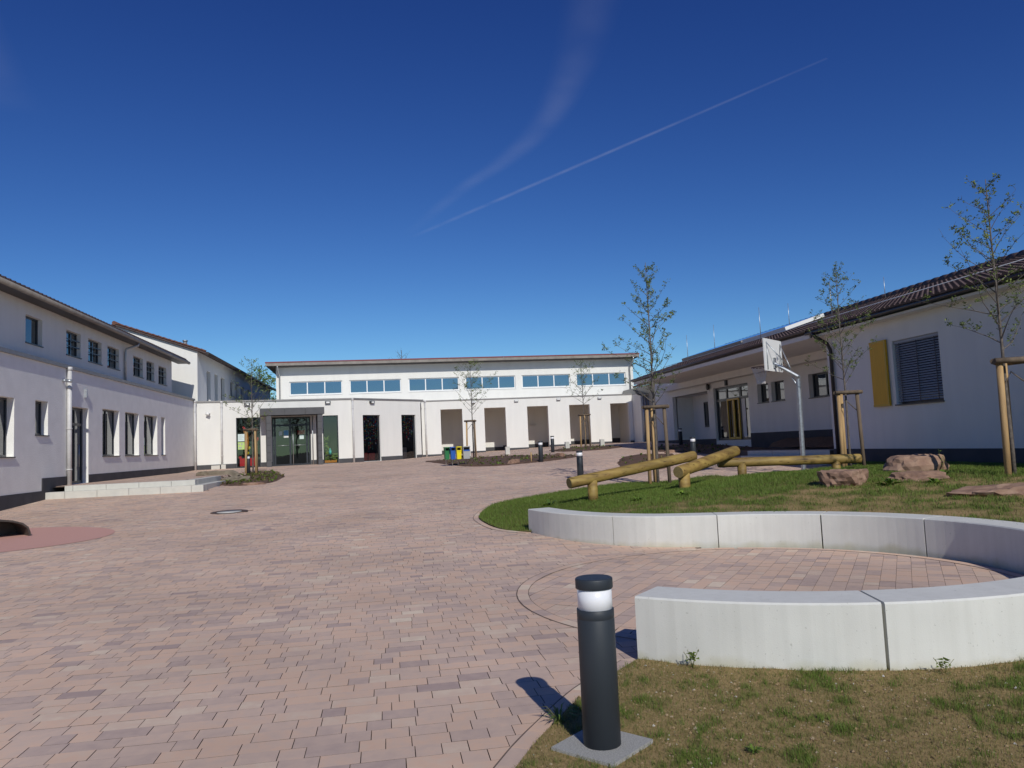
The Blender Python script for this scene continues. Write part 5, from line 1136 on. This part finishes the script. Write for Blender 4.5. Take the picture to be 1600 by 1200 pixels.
# ---- play shell at the left edge: a bent dark sheet, open to the front
ps = empty('play_shell', (-7.28, 17.1, Z(-7.3, 17.1)), 'dark curved play shell at the left edge on the pink rubber surface', 'play equipment', rz=rad(41))
path = [(-3.6, .44), (-2.0, .44), (-1.1, .425), (-.62, .40), (-.32, .35), (-.14, .28), (-.04, .19), (0, .07), (0, -.06)]
m = MB(); th = .035; n = len(path); vs = []
for i, (x, z) in enumerate(path):
    a = Vector(path[max(i - 1, 0)]); b = Vector(path[min(i + 1, n - 1)]); d = (b - a).normalized(); nn = Vector((d.y, -d.x))
    for q_, yy in ((0, 0), (0, .75), (th, .75), (th, 0)): vs.append((x + nn.x * q_, yy, z + nn.y * q_))
fs = [(i * 4 + j, i * 4 + (j + 1) % 4, (i + 1) * 4 + (j + 1) % 4, (i + 1) * 4 + j) for i in range(n - 1) for j in range(4)] + [(0, 1, 2, 3), tuple((n - 1) * 4 + j for j in (3, 2, 1, 0))]
m.add(vs, fs); me = m.mesh('shell', M['steelshell']); bm = bmesh.new(); bm.from_mesh(me); bmesh.ops.recalc_face_normals(bm, faces=bm.faces); bm.to_mesh(me); bm.free()
link('shell', me, ps)
m = MB(); m.add([(x, .72, z) for x, z in path] + [(x, .72, -.08) for x, z in path], [(i, i + 1, n + i + 1, n + i) for i in range(n - 1)]); m.build('back_panel', M['steelshell'], ps, world=False)

# ---- weeds
def weed(x, y, z, r, seed, label, mat='lush', n=26, stalks=0, cat='plant', wr=.16):
    R = random.Random(seed); m = MB()
    for k in range(n):
        a = R.uniform(0, 6.28); l = r * R.uniform(.5, 1); w = l * wr; dx, dy = math.cos(a), math.sin(a); h = l * R.uniform(.15, .7)
        m.add([(0, 0, 0), (dx * l * .5 - dy * w, dy * l * .5 + dx * w, h * .8), (dx * l, dy * l, h * .7), (dx * l * .5 + dy * w, dy * l * .5 - dx * w, h * .8)], [(0, 1, 2, 3)], tint=R.random())
    for k in range(stalks):
        a = R.uniform(0, 6.28); hh = r * R.uniform(1.5, 2.8); p = [(0, 0, 0), (math.cos(a) * .02, math.sin(a) * .02, hh * .5), (math.cos(a) * .06, math.sin(a) * .06, hh)]; m.tube(p, .002, 4, tint=.3)
        for q in range(6): b = R.uniform(0, 6.28); zz = hh * (.5 + .5 * q / 6); m.add([(math.cos(a) * .05 * zz / hh, math.sin(a) * .05 * zz / hh, zz), (math.cos(b) * .02 + .03 * math.cos(a), math.sin(b) * .02, zz + .012), (math.cos(b) * .024 + .03 * math.cos(a), math.sin(b) * .02, zz - .004)], [(0, 1, 2)], tint=.6)
    o = m.build('weed', M[mat], None, tint=True); o.location = (x, y, z); return tag(o, label, cat)
weed(2.02, 5.02, .02, .05, 1, 'weed with thin dry stalks at the foot of the near left seat block', 'grass', n=16, stalks=4, wr=.08)
weed(3.45, 4.40, .02, .05, 2, 'wispy flowering weed before the near right seat block', 'grass', n=12, stalks=3, wr=.08)
weed(.93, 4.36, .01, .15, 3, 'coarse grass tuft in the shadow of the big bollard', 'grass', n=60, wr=.035)
weed(1.75, 3.62, .03, .06, 4, 'bright green rosette weed low in the bare lawn', n=40, wr=.09)
weed(5.4, 13.4, ZL(5.4, 13.4), .22, 5, 'round dandelion clump above the second far seat block')
weed(4.6, 13.6, ZL(4.6, 13.6), .18, 6, 'small broadleaf weed left of the dandelion clump')
weed(8.3, 11.5, ZL(8.3, 11.5), .26, 7, 'leafy dandelion between the chunky and the low boulder')
weed(9.0, 11.3, ZL(9.0, 11.3), .22, 8, 'dandelion rosette before the low wide boulder')
weed(3.3, 15.4, ZL(3.3, 15.4), .25, 9, 'broadleaf weed patch below the foot of the left log')
weed(9.9, 12.2, ZL(9.9, 12.2), .24, 10, 'weed clump right of the low wide boulder', stalks=2)
weed(3.95, 40.0, Z(4, 40) + .05, .35, 11, 'dry grass clump at the feet of the bin side stakes', 'grass', n=60)

# ---- contrails: thin ice trails nine kilometres up
def ribbon(name, pts, widths, strength, scale, label):
    P = [Vector(p) for p in pts]; vs = []; t = []; k = 9
    for i, p in enumerate(P):
        d = (P[min(i + 1, len(P) - 1)] - P[max(i - 1, 0)]).normalized(); s = Vector((-d.y, d.x, 0)).normalized(); e = min(1, 4.0 * i / (len(P) - 1), (.25 if 'thin' in label else 0) + 3.0 * (len(P) - 1 - i) / (len(P) - 1))
        for j in range(k): q = j / (k - 1) * 2 - 1; vs.append(p + s * q * widths[i]); t.append((1 - q * q) ** 2 * e)
    me = bpy.data.meshes.new(name); me.from_pydata([tuple(v) for v in vs], [], [(i * k + j, i * k + j + 1, (i + 1) * k + j + 1, (i + 1) * k + j) for i in range(len(P) - 1) for j in range(k - 1)])
    a = me.attributes.new('tint', 'FLOAT', 'POINT'); a.data.foreach_set('value', np.array(t, np.float32)); me.materials.append(contrail_mat(name + '_ice', strength, scale))
    me.polygons.foreach_set('use_smooth', [True] * len(me.polygons)); o = link(name, me); tag(o, label, None, None, 'structure'); o.visible_shadow = True; return o
L = lambda a, b, n: [Vector(a).lerp(Vector(b), i / n) for i in range(n + 1)]
pts = L((1235, 31750, 9000), (10810, 15960, 9000), 30); ribbon('contrail', pts, [230 - 150 * i / 30 for i in range(31)], .15, .0009, 'thin straight contrail crossing the blue sky')
cur = smooth_line([(1100, 32500, 9300), (2930, 26540, 9300), (4120, 23630, 9300), (4810, 20800, 9300), (4890, 17350, 9300), (4520, 14270, 9300), (4300, 12500, 9300)], 8); cur = [(p[0], p[1], 9300) if len(p) > 2 else p for p in cur]
nn_ = len(cur); ribbon('contrail', cur, [380 + 420 * i / nn_ for i in range(nn_)], .07, .0006, 'wide faded old contrail bending up across the sky')
cur = smooth_line([(-9600, 21500, 9500), (-8600, 16500, 9500), (-7000, 12800, 9500), (-5800, 10000, 9500)], 8); ribbon('contrail', cur, [900] * len(cur), .10, .0005, 'faint wisp of high cloud on the left of the sky')
